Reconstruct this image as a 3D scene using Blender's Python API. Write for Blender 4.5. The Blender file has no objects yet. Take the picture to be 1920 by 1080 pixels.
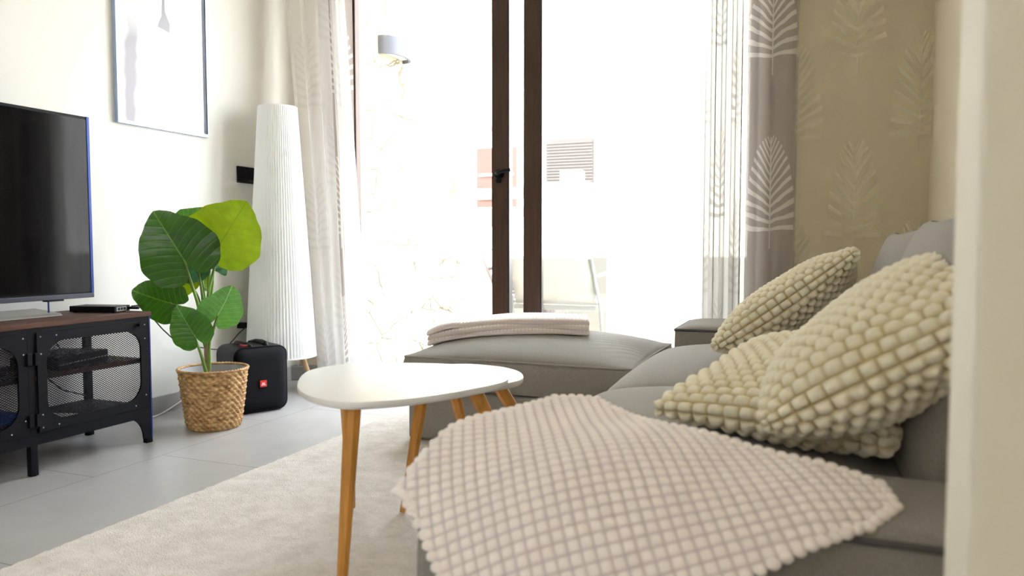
import bpy, bmesh, math, random
import numpy as np
from mathutils import Vector, Matrix

# ---------------------------------------------------------------- camera
FPX = 1440.0
PITCH = math.atan(80 / FPX)
YAW = math.atan(579 / FPX * math.cos(PITCH))
CAMZ = 0.81
sc = bpy.context.scene
cam_d = bpy.data.cameras.new('camera')
cam = bpy.data.objects.new('camera', cam_d)
sc.collection.objects.link(cam)
sc.camera = cam
cam.location = (0, 0, CAMZ)
cam.rotation_euler = (math.pi / 2 - PITCH, 0, YAW)
cam_d.sensor_width = 36
cam_d.lens = FPX / 1920 * 36
cam_d.clip_start = 0.05
cam_d.dof.use_dof = True
cam_d.dof.focus_distance = 3.1
cam_d.dof.aperture_fstop = 3.4

# ---------------------------------------------------------------- light
SKY = 10.0
SUN = 14.0
sc.view_settings.view_transform = 'Standard'
sc.view_settings.look = 'None'
sc.view_settings.gamma = 1
sc.view_settings.use_curve_mapping = False
sc.view_settings.exposure = 0.82
w = bpy.data.worlds.new('sky')
sc.world = w
w.use_nodes = True
nt = w.node_tree
bgn = nt.nodes['Background']
tc = nt.nodes.new('ShaderNodeTexCoord')
sep = nt.nodes.new('ShaderNodeSeparateXYZ')
cr = nt.nodes.new('ShaderNodeValToRGB')
nt.links.new(tc.outputs['Generated'], sep.inputs[0])
nt.links.new(sep.outputs['Z'], cr.inputs[0])
cr.color_ramp.elements[0].position = 0.0
cr.color_ramp.elements[0].color = (1.0, 0.985, 0.96, 1)
cr.color_ramp.elements[1].position = 0.7
cr.color_ramp.elements[1].color = (0.78, 0.87, 1.0, 1)
nt.links.new(cr.outputs[0], bgn.inputs['Color'])
bgn.inputs['Strength'].default_value = SKY
sun_d = bpy.data.lights.new('sun', 'SUN')
sun = bpy.data.objects.new('sun', sun_d)
sc.collection.objects.link(sun)
sun_d.energy = SUN
sun_d.angle = 0.01
sun_d.color = (1.0, 0.93, 0.82)
sun.rotation_euler = Vector((-0.22, 0.70, -1.0)).to_track_quat('-Z', 'Y').to_euler()
sc.cycles.max_bounces = 14
sc.cycles.diffuse_bounces = 8
sc.cycles.transparent_max_bounces = 24
sc.cycles.sample_clamp_indirect = 12
sc.cycles.use_denoising = True

# ---------------------------------------------------------------- helpers
rnd = random.Random(7)
PI = math.pi
_cy, _sy, _cp, _sp = math.cos(YAW), math.sin(YAW), math.cos(PITCH), math.sin(PITCH)
RIGHT = Vector((_cy, _sy, 0)); FWD = Vector((-_sy * _cp, _cy * _cp, -_sp)); UP = RIGHT.cross(FWD)
CAM = Vector((0, 0, CAMZ))

def ray(px, py): return FWD + RIGHT * ((px - 960) / FPX) - UP * ((py - 540) / FPX)
def on(px, py, axis, val):
    d = ray(px, py); return CAM + d * ((val - CAM[axis]) / d[axis])
def at(px, py, depth): return CAM + ray(px, py) * depth

def link(o): sc.collection.objects.link(o); return o
def empty(name, loc=(0, 0, 0), rz=0):
    o = bpy.data.objects.new(name, None); o.location = loc; o.rotation_euler = (0, 0, rz)
    o.empty_display_size = 0.1
    return link(o)
def tag(o, label=None, cat=None, group=None, kind=None):
    if label: o['label'] = label
    if cat: o['category'] = cat
    if group: o['group'] = group
    if kind: o['kind'] = kind
    return o
def thing(name, label, cat, loc=(0, 0, 0), rz=0, group=None):
    return tag(empty(name, loc, rz), label, cat, group)

class MB:
    """collects vertices and faces of ONE mesh"""
    def __init__(s): s.v = []; s.f = []; s.uv = None
    def add(s, vs, fs):
        n = len(s.v); s.v += [tuple(v) for v in vs]; s.f += [tuple(i + n for i in f) for f in fs]
    def box(s, x0, x1, y0, y1, z0, z1, M=None):
        vs = [Vector(p) for p in ((x0,y0,z0),(x1,y0,z0),(x1,y1,z0),(x0,y1,z0),(x0,y0,z1),(x1,y0,z1),(x1,y1,z1),(x0,y1,z1))]
        if M: vs = [M @ v for v in vs]
        s.add(vs, [(0,3,2,1),(4,5,6,7),(0,1,5,4),(1,2,6,5),(2,3,7,6),(3,0,4,7)])
    def tube(s, pts, r, n=8, r1=None, cap=True):
        pts = [Vector(p) for p in pts]; k = len(pts); base = len(s.v)
        d0 = (pts[1] - pts[0]).normalized()
        a = d0.orthogonal().normalized()
        for i, p in enumerate(pts):
            d = (pts[min(i+1, k-1)] - pts[max(i-1, 0)]).normalized()
            a = (a - d * a.dot(d)).normalized(); b = d.cross(a)
            rr = r if r1 is None else r + (r1 - r) * i / (k - 1)
            for j in range(n):
                t = 2 * PI * j / n
                s.v.append(tuple(p + a * math.cos(t) * rr + b * math.sin(t) * rr))
        for i in range(k - 1):
            for j in range(n):
                q = (j + 1) % n
                s.f.append((base+i*n+j, base+i*n+q, base+(i+1)*n+q, base+(i+1)*n+j))
        if cap:
            s.f.append(tuple(base + j for j in reversed(range(n))))
            s.f.append(tuple(base + (k-1)*n + j for j in range(n)))
    def lathe(s, prof, n=32, cx=0, cy=0, fr=None, closed=False):
        base = len(s.v); k = len(prof)
        for i, (r, z) in enumerate(prof):
            for j in range(n):
                t = 2 * PI * j / n; rr = r if fr is None else fr(r, z, j, i)
                s.v.append((cx + rr * math.cos(t), cy + rr * math.sin(t), z))
        for i in range(k - 1):
            for j in range(n):
                q = (j + 1) % n
                s.f.append((base+i*n+j, base+i*n+q, base+(i+1)*n+q, base+(i+1)*n+j))
        if closed:
            s.f.append(tuple(base + j for j in reversed(range(n))))
            s.f.append(tuple(base + (k-1)*n + j for j in range(n)))
    def prism(s, outline, z0, z1, M=None):
        n = len(outline)
        vs = [Vector((x, y, z0)) for x, y in outline] + [Vector((x, y, z1)) for x, y in outline]
        if M: vs = [M @ v for v in vs]
        s.add(vs, [tuple(reversed(range(n))), tuple(range(n, 2*n))] + [(i, (i+1) % n, n+(i+1) % n, n+i) for i in range(n)])
    def build(s, name, m=None, parent=None, smooth=False, bevel=0, seg=2, angle=None):
        me = bpy.data.meshes.new(name); me.from_pydata(s.v, [], s.f)
        if s.uv is not None:
            l = me.uv_layers.new(name='UVMap')
            idx = np.empty(len(me.loops), dtype=np.int32); me.loops.foreach_get('vertex_index', idx)
            l.data.foreach_set('uv', np.asarray(s.uv, dtype=np.float32)[idx].ravel())
        bm = bmesh.new(); bm.from_mesh(me)
        bmesh.ops.recalc_face_normals(bm, faces=bm.faces)
        if bevel:
            es = [e for e in bm.edges if len(e.link_faces) == 2 and e.calc_face_angle(0) > 0.5]
            bmesh.ops.bevel(bm, geom=es, offset=bevel, segments=seg, affect='EDGES', profile=0.5)
        bm.to_mesh(me); bm.free()
        if smooth or angle:
            me.polygons.foreach_set('use_smooth', [True] * len(me.polygons))
            if angle: me.set_sharp_from_angle(angle=angle)
        o = bpy.data.objects.new(name, me)
        if m: me.materials.append(m)
        link(o)
        if parent: o.parent = parent
        return o

def grid_mb(P, UV=None, close=False):
    """P: (n,m,3) array -> sheet"""
    m = MB(); n, k = P.shape[:2]
    m.v = [tuple(p) for p in P.reshape(-1, 3)]
    m.f = [(i*k+j, i*k+j+1, (i+1)*k+j+1, (i+1)*k+j) for i in range(n-1) for j in range(k-1)]
    if UV is not None: m.uv = UV.reshape(-1, 2)
    return m

def normals(P):
    du = np.gradient(P, axis=0); dv = np.gradient(P, axis=1)
    N = np.cross(du, dv); l = np.linalg.norm(N, axis=2, keepdims=True)
    return N / np.maximum(l, 1e-9)

# ---------------------------------------------------------------- materials
def mat(name, col, rough=0.6, metal=0.0, spec=0.5, bump=0, bscale=200, vary=0, vscale=6, sheen=0, coat=0, stretch=None, sss=0):
    m = bpy.data.materials.new(name); m.use_nodes = True; t = m.node_tree; b = t.nodes['Principled BSDF']
    b.inputs['Base Color'].default_value = (*col, 1)
    b.inputs['Roughness'].default_value = rough; b.inputs['Metallic'].default_value = metal
    b.inputs['Specular IOR Level'].default_value = spec
    if sheen: b.inputs['Sheen Weight'].default_value = sheen
    if coat: b.inputs['Coat Weight'].default_value = coat
    if sss:
        b.inputs['Subsurface Weight'].default_value = sss; b.inputs['Subsurface Radius'].default_value = (.01, .008, .006)
    if bump or vary:
        c = t.nodes.new('ShaderNodeTexCoord'); mp = t.nodes.new('ShaderNodeMapping')
        t.links.new(c.outputs['Object'], mp.inputs[0])
        if stretch: mp.inputs['Scale'].default_value = stretch
    if bump:
        n = t.nodes.new('ShaderNodeTexNoise'); n.inputs['Scale'].default_value = bscale; n.inputs['Detail'].default_value = 3
        bp = t.nodes.new('ShaderNodeBump'); bp.inputs['Strength'].default_value = bump; bp.inputs['Distance'].default_value = 0.01
        t.links.new(mp.outputs[0], n.inputs['Vector']); t.links.new(n.outputs[0], bp.inputs['Height'])
        t.links.new(bp.outputs[0], b.inputs['Normal'])
    if vary:
        n = t.nodes.new('ShaderNodeTexNoise'); n.inputs['Scale'].default_value = vscale; n.inputs['Detail'].default_value = 4
        r = t.nodes.new('ShaderNodeValToRGB')
        r.color_ramp.elements[0].position = .3; r.color_ramp.elements[1].position = .7
        r.color_ramp.elements[0].color = (*[c_ * (1 - vary) for c_ in col], 1)
        r.color_ramp.elements[1].color = (*[min(1, c_ * (1 + vary)) for c_ in col], 1)
        t.links.new(mp.outputs[0], n.inputs['Vector']); t.links.new(n.outputs[0], r.inputs[0])
        t.links.new(r.outputs[0], b.inputs['Base Color'])
    return m

class NX:
    """tiny expression builder for shader maths"""
    def __init__(s, t): s.t = t
    def m(s, op, a, b=None, clamp=False):
        n = s.t.nodes.new('ShaderNodeMath'); n.operation = op; n.use_clamp = clamp
        for i, v in enumerate((a, b)):
            if v is None: continue
            if isinstance(v, (int, float)): n.inputs[i].default_value = v
            else: s.t.links.new(v, n.inputs[i])
        return n.outputs[0]

def leaf_mask(t, W=0.27, Hc=0.80, ox=0.0, oy=0.0):
    """palm-leaf print, from UV in metres"""
    x = NX(t); c = t.nodes.new('ShaderNodeTexCoord'); s = t.nodes.new('ShaderNodeSeparateXYZ')
    t.links.new(c.outputs['UV'], s.inputs[0])
    ns = t.nodes.new('ShaderNodeTexNoise'); ns.inputs['Scale'].default_value = 9
    t.links.new(c.outputs['UV'], ns.inputs['Vector'])
    wob = x.m('MULTIPLY', x.m('SUBTRACT', ns.outputs[0], .5), .03)
    u = x.m('ADD', x.m('DIVIDE', s.outputs[0], W), 50 + ox)
    col = x.m('FLOOR', u)
    lx = x.m('ABSOLUTE', x.m('MULTIPLY', x.m('SUBTRACT', x.m('FRACT', u), .5), W))
    par = x.m('MODULO', col, 2)
    v = x.m('ADD', x.m('ADD', s.outputs[1], x.m('MULTIPLY', par, Hc * .55)), 10 * Hc + oy)
    ly = x.m('ADD', x.m('MULTIPLY', x.m('FRACT', x.m('DIVIDE', v, Hc)), Hc), wob)
    q = x.m('DIVIDE', x.m('SUBTRACT', ly, .07), x.m('ADD', x.m('MULTIPLY', lx, 6.0), 1.0))
    st = x.m('LESS_THAN', x.m('ABSOLUTE', x.m('SUBTRACT', x.m('FRACT', x.m('DIVIDE', q, .036)), .5)), .2)
    inr = x.m('MULTIPLY', x.m('GREATER_THAN', q, 0.0), x.m('LESS_THAN', q, .44))
    env = x.m('MULTIPLY', x.m('SQRT', x.m('MAXIMUM', x.m('SUBTRACT', 1.0, x.m('POWER', x.m('DIVIDE', x.m('SUBTRACT', ly, .07), .46), 2)), 0.0)), W * .46)
    body = x.m('MULTIPLY', x.m('MULTIPLY', st, inr), x.m('LESS_THAN', x.m('ADD', lx, wob), env))
    stem = x.m('MULTIPLY', x.m('LESS_THAN', lx, .0035), x.m('LESS_THAN', ly, .52))
    return x.m('MAXIMUM', body, stem)

def fabric_mat(name, base, leaf, opa_base, opa_leaf, trans=.5, W=.27, Hc=.80, ox=0, oy=0):
    m = bpy.data.materials.new(name); m.use_nodes = True; t = m.node_tree
    for n in list(t.nodes): t.nodes.remove(n)
    out = t.nodes.new('ShaderNodeOutputMaterial'); mask = leaf_mask(t, W, Hc, ox, oy)
    def mixc(a, b):
        n = t.nodes.new('ShaderNodeMix'); n.data_type = 'RGBA'
        n.inputs['A'].default_value = (*a, 1); n.inputs['B'].default_value = (*b, 1)
        t.links.new(mask, n.inputs['Factor']); return n.outputs['Result']
    c = mixc(base, leaf)
    d = t.nodes.new('ShaderNodeBsdfDiffuse'); tl = t.nodes.new('ShaderNodeBsdfTranslucent'); tr = t.nodes.new('ShaderNodeBsdfTransparent')
    t.links.new(c, d.inputs[0]); t.links.new(c, tl.inputs[0])
    mx = t.nodes.new('ShaderNodeMixShader'); mx.inputs[0].default_value = trans
    t.links.new(d.outputs[0], mx.inputs[1]); t.links.new(tl.outputs[0], mx.inputs[2])
    m2 = t.nodes.new('ShaderNodeMixShader')
    x = NX(t); op = x.m('ADD', opa_base, x.m('MULTIPLY', mask, opa_leaf - opa_base))
    t.links.new(op, m2.inputs[0]); t.links.new(tr.outputs[0], m2.inputs[1]); t.links.new(mx.outputs[0], m2.inputs[2])
    t.links.new(m2.outputs[0], out.inputs[0])
    return m

def glass_mat(name, refl=.06):
    m = bpy.data.materials.new(name); m.use_nodes = True; t = m.node_tree
    for n in list(t.nodes): t.nodes.remove(n)
    out = t.nodes.new('ShaderNodeOutputMaterial'); tr = t.nodes.new('ShaderNodeBsdfTransparent'); gl = t.nodes.new('ShaderNodeBsdfGlossy')
    gl.inputs['Roughness'].default_value = .02; tr.inputs[0].default_value = (.97, .98, .98, 1)
    mx = t.nodes.new('ShaderNodeMixShader'); mx.inputs[0].default_value = refl
    t.links.new(tr.outputs[0], mx.inputs[1]); t.links.new(gl.outputs[0], mx.inputs[2]); t.links.new(mx.outputs[0], out.inputs[0])
    return m

M = {}
M['wall'] = mat('wall_paint', (.74, .73, .69), .7, bump=.05, bscale=300)
M['wallr'] = mat('wall_paint_warm', (.72, .64, .48), .75, bump=.05, bscale=300)
M['wallp'] = mat('wall_paint_cream', (.80, .76, .66), .75, bump=.05, bscale=300)
M['ceil'] = mat('ceiling_paint', (.74, .73, .70), .8)
M['skirt'] = mat('skirting_tile', (.36, .35, .34), .35, vary=.12, vscale=5)
M['black_metal'] = mat('black_powder_coat', (.005, .0055, .009), .5, spec=.13, metal=.0, bump=.1, bscale=500)
M['black_plastic'] = mat('black_plastic', (.003, .003, .005), .42, spec=.15)
M['black_cloth'] = mat('speaker_cloth', (.003, .0035, .006), .6, spec=.12, bump=.5, bscale=900)
M['blue_fringe'] = mat('painted_blue_fringe', (.008, .035, .22), .35, metal=.3)  # blue sky reflection and lens fringing painted in as a base colour
M['silver'] = mat('brushed_silver', (.34, .33, .30), .35, metal=.6)
M['steel_blue'] = mat('pale_blue_steel', (.42, .52, .72), .3, metal=.5)
M['tvtrim'] = mat('dark_blue_grey_trim', (.05, .055, .08), .35, metal=.3)
M['rivet'] = mat('rivet_steel', (.5, .5, .5), .3, metal=1)
M['screen'] = mat('tv_glass', (.003, .003, .004), .05, spec=.3)
M['walnut'] = mat('dark_walnut', (.085, .036, .022), .6, spec=.25, vary=.35, vscale=5, stretch=(6, .8, 6))
M['birch'] = mat('pale_birch', (.55, .36, .18), .45, vary=.12, vscale=8, stretch=(8, 8, 1))
M['oak'] = mat('oiled_oak', (.58, .26, .05), .4, vary=.22, vscale=7, stretch=(9, 9, .8))
M['white_lac'] = mat('white_lacquer', (.80, .79, .77), .28)
M['white_edge'] = mat('tabletop_edge', (.62, .61, .60), .4)
M['paper'] = mat('pleated_paper', (.90, .91, .92), .8, sss=.15)
M['stone'] = None
M['brown'] = mat('brown_door_profile', (.055, .029, .018), .4, spec=.3, vary=.25, vscale=6, stretch=(12, 12, .6))
M['dark_gasket'] = mat('black_gasket', (.006, .006, .012), .4)
M['sofa'] = mat('grey_weave', (.285, .263, .232), .9, bump=.35, bscale=700, vary=.14, vscale=260, sheen=.2)
M['piping'] = mat('dark_piping', (.085, .08, .075), .85)
def knit_mat(name, puff, gap_shade):  # shade between bobbles painted as a darker colour in the gaps
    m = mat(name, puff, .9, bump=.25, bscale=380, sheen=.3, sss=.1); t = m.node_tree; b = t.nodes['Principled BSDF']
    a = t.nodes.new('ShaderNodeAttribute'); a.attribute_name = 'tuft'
    mx = t.nodes.new('ShaderNodeMix'); mx.data_type = 'RGBA'; mx.inputs['A'].default_value = (*gap_shade, 1); mx.inputs['B'].default_value = (*puff, 1)
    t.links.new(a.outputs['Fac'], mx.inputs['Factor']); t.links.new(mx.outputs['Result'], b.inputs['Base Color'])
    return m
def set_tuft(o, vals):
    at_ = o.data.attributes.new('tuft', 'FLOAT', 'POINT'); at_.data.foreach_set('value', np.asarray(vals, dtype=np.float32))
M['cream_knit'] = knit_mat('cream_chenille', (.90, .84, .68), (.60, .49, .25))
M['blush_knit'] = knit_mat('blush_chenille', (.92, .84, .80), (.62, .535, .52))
M['cord_b'] = mat('black_cord', (.012, .012, .012), .5)
M['cord_w'] = mat('white_cord', (.75, .74, .72), .5)
M['red'] = mat('red_badge', (.72, .02, .015), .4)
M['red_light'] = mat('red_rubber', (.25, .012, .01), .5)
M['white_ink'] = mat('white_ink', (.85, .85, .85), .5)
M['soil'] = mat('soil', (.10, .085, .075), .95, bump=.6, bscale=90)
M['liner'] = mat('grey_liner', (.30, .29, .29), .7)
M['stem'] = mat('plant_stem', (.14, .25, .035), .45, vary=.3, vscale=18)
M['trunk'] = mat('plant_trunk', (.30, .19, .11), .7, vary=.4, vscale=40)
M['glass'] = glass_mat('window_glass', .05)
M['bluelit'] = mat('blue_plastic', (.01, .08, .42), .4)
M['redplastic'] = mat('dark_red_plastic', (.16, .01, .015), .4)
M['grey_tube'] = mat('grey_aluminium', (.20, .21, .20), .4, metal=.3)
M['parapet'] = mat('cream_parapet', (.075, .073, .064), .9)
M['sling'] = mat('cream_sling', (.36, .355, .33), .8)
M['out_white'] = mat('white_render', (.80, .77, .72), .9, bump=.1, bscale=60)
M['terr'] = mat('terrace_tile', (.62, .56, .47), .7, vary=.08)
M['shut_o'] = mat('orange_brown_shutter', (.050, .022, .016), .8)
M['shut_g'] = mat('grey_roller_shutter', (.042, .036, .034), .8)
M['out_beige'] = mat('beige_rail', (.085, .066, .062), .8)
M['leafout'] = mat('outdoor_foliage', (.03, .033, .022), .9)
M['sconce'] = mat('grey_sconce', (.09, .095, .115), .7)
M['print_bg'] = None

def tile_mat():
    m = bpy.data.materials.new('grey_floor_tile'); m.use_nodes = True; t = m.node_tree; b = t.nodes['Principled BSDF']; x = NX(t)
    c = t.nodes.new('ShaderNodeTexCoord'); s = t.nodes.new('ShaderNodeSeparateXYZ'); t.links.new(c.outputs['Object'], s.inputs[0])
    W, L = .60, .92
    u = x.m('DIVIDE', x.m('ADD', s.outputs[0], 2.347 + 12 * W), W); col = x.m('FLOOR', u)
    fu = x.m('MULTIPLY', x.m('FRACT', u), W)
    sh = x.m('MULTIPLY', x.m('MODULO', col, 3), .308)     # offset of each run of tiles
    v = x.m('DIVIDE', x.m('SUBTRACT', x.m('ADD', s.outputs[1], 11.0 - .335), sh), L)
    fv = x.m('MULTIPLY', x.m('FRACT', v), L)
    g = .0022
    gr = x.m('MAXIMUM', x.m('MAXIMUM', x.m('LESS_THAN', fu, g), x.m('GREATER_THAN', fu, W - g)), x.m('MAXIMUM', x.m('LESS_THAN', fv, g), x.m('GREATER_THAN', fv, L - g)))
    n = t.nodes.new('ShaderNodeTexNoise'); n.inputs['Scale'].default_value = 2.2; n.inputs['Detail'].default_value = 8; n.inputs['Roughness'].default_value = .65
    t.links.new(c.outputs['Object'], n.inputs['Vector'])
    r = t.nodes.new('ShaderNodeValToRGB'); r.color_ramp.elements[0].position = .35; r.color_ramp.elements[1].position = .7
    r.color_ramp.elements[0].color = (.355, .342, .33, 1); r.color_ramp.elements[1].color = (.44, .425, .41, 1)
    t.links.new(n.outputs[0], r.inputs[0])
    mx = t.nodes.new('ShaderNodeMix'); mx.data_type = 'RGBA'; mx.inputs['B'].default_value = (.17, .165, .155, 1)
    t.links.new(gr, mx.inputs['Factor']); t.links.new(r.outputs[0], mx.inputs['A']); t.links.new(mx.outputs['Result'], b.inputs['Base Color'])
    b.inputs['Roughness'].default_value = .33
    bp = t.nodes.new('ShaderNodeBump'); bp.inputs['Distance'].default_value = .002; bp.inputs['Strength'].default_value = .4
    t.links.new(x.m('SUBTRACT', x.m('MULTIPLY', n.outputs[0], .3), gr), bp.inputs['Height']); t.links.new(bp.outputs[0], b.inputs['Normal'])
    return m
M['tile'] = tile_mat()

def stone_mat():
    m = bpy.data.materials.new('rubble_stone'); m.use_nodes = True; t = m.node_tree; b = t.nodes['Principled BSDF']
    c = t.nodes.new('ShaderNodeTexCoord'); mp = t.nodes.new('ShaderNodeMapping'); mp.inputs['Scale'].default_value = (3, 3, 4.5)
    t.links.new(c.outputs['Object'], mp.inputs[0])
    n0 = t.nodes.new('ShaderNodeTexNoise'); n0.inputs['Scale'].default_value = 3; t.links.new(mp.outputs[0], n0.inputs['Vector'])
    mxv = t.nodes.new('ShaderNodeMix'); mxv.data_type = 'RGBA'; mxv.inputs['Factor'].default_value = .12
    t.links.new(mp.outputs[0], mxv.inputs['A']); t.links.new(n0.outputs['Color'], mxv.inputs['B'])
    v = t.nodes.new('ShaderNodeTexVoronoi'); v.feature = 'DISTANCE_TO_EDGE'; v.inputs['Scale'].default_value = 1.3
    v2 = t.nodes.new('ShaderNodeTexVoronoi'); v2.inputs['Scale'].default_value = 1.3
    for q in (v, v2): t.links.new(mxv.outputs['Result'], q.inputs['Vector'])
    x = NX(t); e = x.m('LESS_THAN', v.outputs['Distance'], .014)
    r = t.nodes.new('ShaderNodeValToRGB'); r.color_ramp.elements[0].color = (.30, .25, .17, 1); r.color_ramp.elements[1].color = (.52, .46, .36, 1)
    t.links.new(v2.outputs['Color'], r.inputs[0])
    mx = t.nodes.new('ShaderNodeMix'); mx.data_type = 'RGBA'; mx.inputs['B'].default_value = (.10, .08, .045, 1)
    t.links.new(e, mx.inputs['Factor']); t.links.new(r.outputs[0], mx.inputs['A']); t.links.new(mx.outputs['Result'], b.inputs['Base Color'])
    b.inputs['Roughness'].default_value = .9
    bp = t.nodes.new('ShaderNodeBump'); bp.inputs['Distance'].default_value = .03; bp.inputs['Strength'].default_value = .7
    t.links.new(x.m('MINIMUM', v.outputs['Distance'], .12), bp.inputs['Height']); t.links.new(bp.outputs[0], b.inputs['Normal'])
    return m
M['stone'] = stone_mat()

def leaf_mat(name, base, vein, trans=(.35, .6, .02), tw=.35):
    m = bpy.data.materials.new(name); m.use_nodes = True; t = m.node_tree; b = t.nodes['Principled BSDF']; x = NX(t)
    c = t.nodes.new('ShaderNodeTexCoord'); s = t.nodes.new('ShaderNodeSeparateXYZ'); t.links.new(c.outputs['UV'], s.inputs[0])
    ax = x.m('ABSOLUTE', s.outputs[1])
    p = x.m('SUBTRACT', s.outputs[0], x.m('SUBTRACT', x.m('MULTIPLY', ax, .75), x.m('MULTIPLY', x.m('POWER', ax, 2), .5)))
    st = x.m('ABSOLUTE', x.m('SUBTRACT', x.m('FRACT', x.m('DIVIDE', x.m('ADD', p, 3), .15)), .5))
    lat = x.m('LESS_THAN', st, .035)
    mid = x.m('LESS_THAN', ax, .012)
    k = x.m('MULTIPLY', x.m('MAXIMUM', x.m('MULTIPLY', lat, .55), mid), 1.0)
    n = t.nodes.new('ShaderNodeTexNoise'); n.inputs['Scale'].default_value = 5; t.links.new(c.outputs['UV'], n.inputs['Vector'])
    r = t.nodes.new('ShaderNodeValToRGB'); r.color_ramp.elements[0].position = .3; r.color_ramp.elements[1].position = .7
    r.color_ramp.elements[0].color = (*[q * .7 for q in base], 1); r.color_ramp.elements[1].color = (*[q * 1.3 for q in base], 1)
    t.links.new(n.outputs[0], r.inputs[0])
    mx = t.nodes.new('ShaderNodeMix'); mx.data_type = 'RGBA'; mx.inputs['B'].default_value = (*vein, 1)
    t.links.new(k, mx.inputs['Factor']); t.links.new(r.outputs[0], mx.inputs['A']); t.links.new(mx.outputs['Result'], b.inputs['Base Color'])
    b.inputs['Roughness'].default_value = .34
    bp = t.nodes.new('ShaderNodeBump'); bp.inputs['Distance'].default_value = .004; bp.inputs['Strength'].default_value = .8
    t.links.new(x.m('MINIMUM', st, .25), bp.inputs['Height']); t.links.new(bp.outputs[0], b.inputs['Normal'])
    tl = t.nodes.new('ShaderNodeBsdfTranslucent'); tl.inputs[0].default_value = (*trans, 1)
    ms = t.nodes.new('ShaderNodeMixShader'); ms.inputs[0].default_value = tw
    out = t.nodes['Material Output']
    t.links.new(b.outputs[0], ms.inputs[1]); t.links.new(tl.outputs[0], ms.inputs[2]); t.links.new(ms.outputs[0], out.inputs[0])
    return m
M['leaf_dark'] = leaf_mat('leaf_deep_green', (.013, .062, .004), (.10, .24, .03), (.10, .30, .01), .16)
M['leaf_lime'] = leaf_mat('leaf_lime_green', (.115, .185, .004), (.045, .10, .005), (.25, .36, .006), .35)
M['leaf_mid'] = leaf_mat('leaf_mid_green', (.025, .11, .008), (.13, .34, .05), (.12, .35, .02), .2)
M['leaf_pale'] = leaf_mat('leaf_pale_green', (.07, .22, .05), (.35, .55, .27), (.2, .5, .06), .2)
M['leaf_blue'] = leaf_mat('leaf_blue_green', (.035, .13, .065), (.10, .25, .13), (.1, .3, .1), .2)

def basket_mat():
    m = bpy.data.materials.new('woven_water_hyacinth'); m.use_nodes = True; t = m.node_tree; b = t.nodes['Principled BSDF']; x = NX(t)
    c = t.nodes.new('ShaderNodeTexCoord')
    n = t.nodes.new('ShaderNodeTexNoise'); n.inputs['Scale'].default_value = 28; n.inputs['Detail'].default_value = 5
    mp = t.nodes.new('ShaderNodeMapping'); mp.inputs['Scale'].default_value = (1, 1, 3)
    t.links.new(c.outputs['Object'], mp.inputs[0]); t.links.new(mp.outputs[0], n.inputs['Vector'])
    r = t.nodes.new('ShaderNodeValToRGB'); r.color_ramp.elements[0].position = .32; r.color_ramp.elements[1].position = .68
    r.color_ramp.elements[0].color = (.27, .13, .04, 1); r.color_ramp.elements[1].color = (.68, .44, .20, 1)
    t.links.new(n.outputs[0], r.inputs[0])
    t.links.new(r.outputs[0], b.inputs['Base Color']); b.inputs['Roughness'].default_value = .65
    return m
M['basket'] = basket_mat()

def rug_mat():
    m = mat('cream_rug_pile', (.70, .65, .57), .95, sheen=.4); t = m.node_tree; b = t.nodes['Principled BSDF']; x = NX(t)
    c = t.nodes.new('ShaderNodeTexCoord')
    n = t.nodes.new('ShaderNodeTexNoise'); n.inputs['Scale'].default_value = 14; n.inputs['Detail'].default_value = 6; n.inputs['Roughness'].default_value = .7
    n2 = t.nodes.new('ShaderNodeTexNoise'); n2.inputs['Scale'].default_value = 260; n2.inputs['Detail'].default_value = 2
    for q in (n, n2): t.links.new(c.outputs['Object'], q.inputs['Vector'])
    r = t.nodes.new('ShaderNodeValToRGB'); r.color_ramp.elements[0].position = .34; r.color_ramp.elements[1].position = .62
    r.color_ramp.elements[0].color = (.70, .63, .55, 1); r.color_ramp.elements[1].color = (.87, .80, .73, 1)
    t.links.new(n.outputs[0], r.inputs[0]); t.links.new(r.outputs[0], b.inputs['Base Color'])
    bp = t.nodes.new('ShaderNodeBump'); bp.inputs['Distance'].default_value = .012; bp.inputs['Strength'].default_value = .8
    t.links.new(x.m('ADD', n2.outputs[0], x.m('MULTIPLY', n.outputs[0], 1.5)), bp.inputs['Height']); t.links.new(bp.outputs[0], b.inputs['Normal'])
    return m
M['rug'] = rug_mat()
SHEER = fabric_mat('white_sheer_voile', (.80, .80, .80), (.70, .70, .70), .80, .86, trans=.35)
SHEERD = fabric_mat('white_sheer_voile_pleated', (.92, .91, .90), (.84, .84, .84), .84, .86, trans=.5, oy=.1)
PLEAT = fabric_mat('cream_sheer_voile_pleated', (.60, .585, .55), (.50, .485, .455), .955, .985, trans=.16, ox=.4, oy=.3)
TAUPE = fabric_mat('taupe_printed_drape', (.42, .375, .345), (.68, .65, .61), .97, 1.0, trans=.22, W=.27, Hc=.80, ox=.06, oy=.006)
VOILEW = fabric_mat('cream_sheer_voile', (.66, .62, .48), (.78, .75, .62),   .36, .40, trans=.5, W=.27, Hc=.80, ox=.5, oy=.4)

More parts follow.
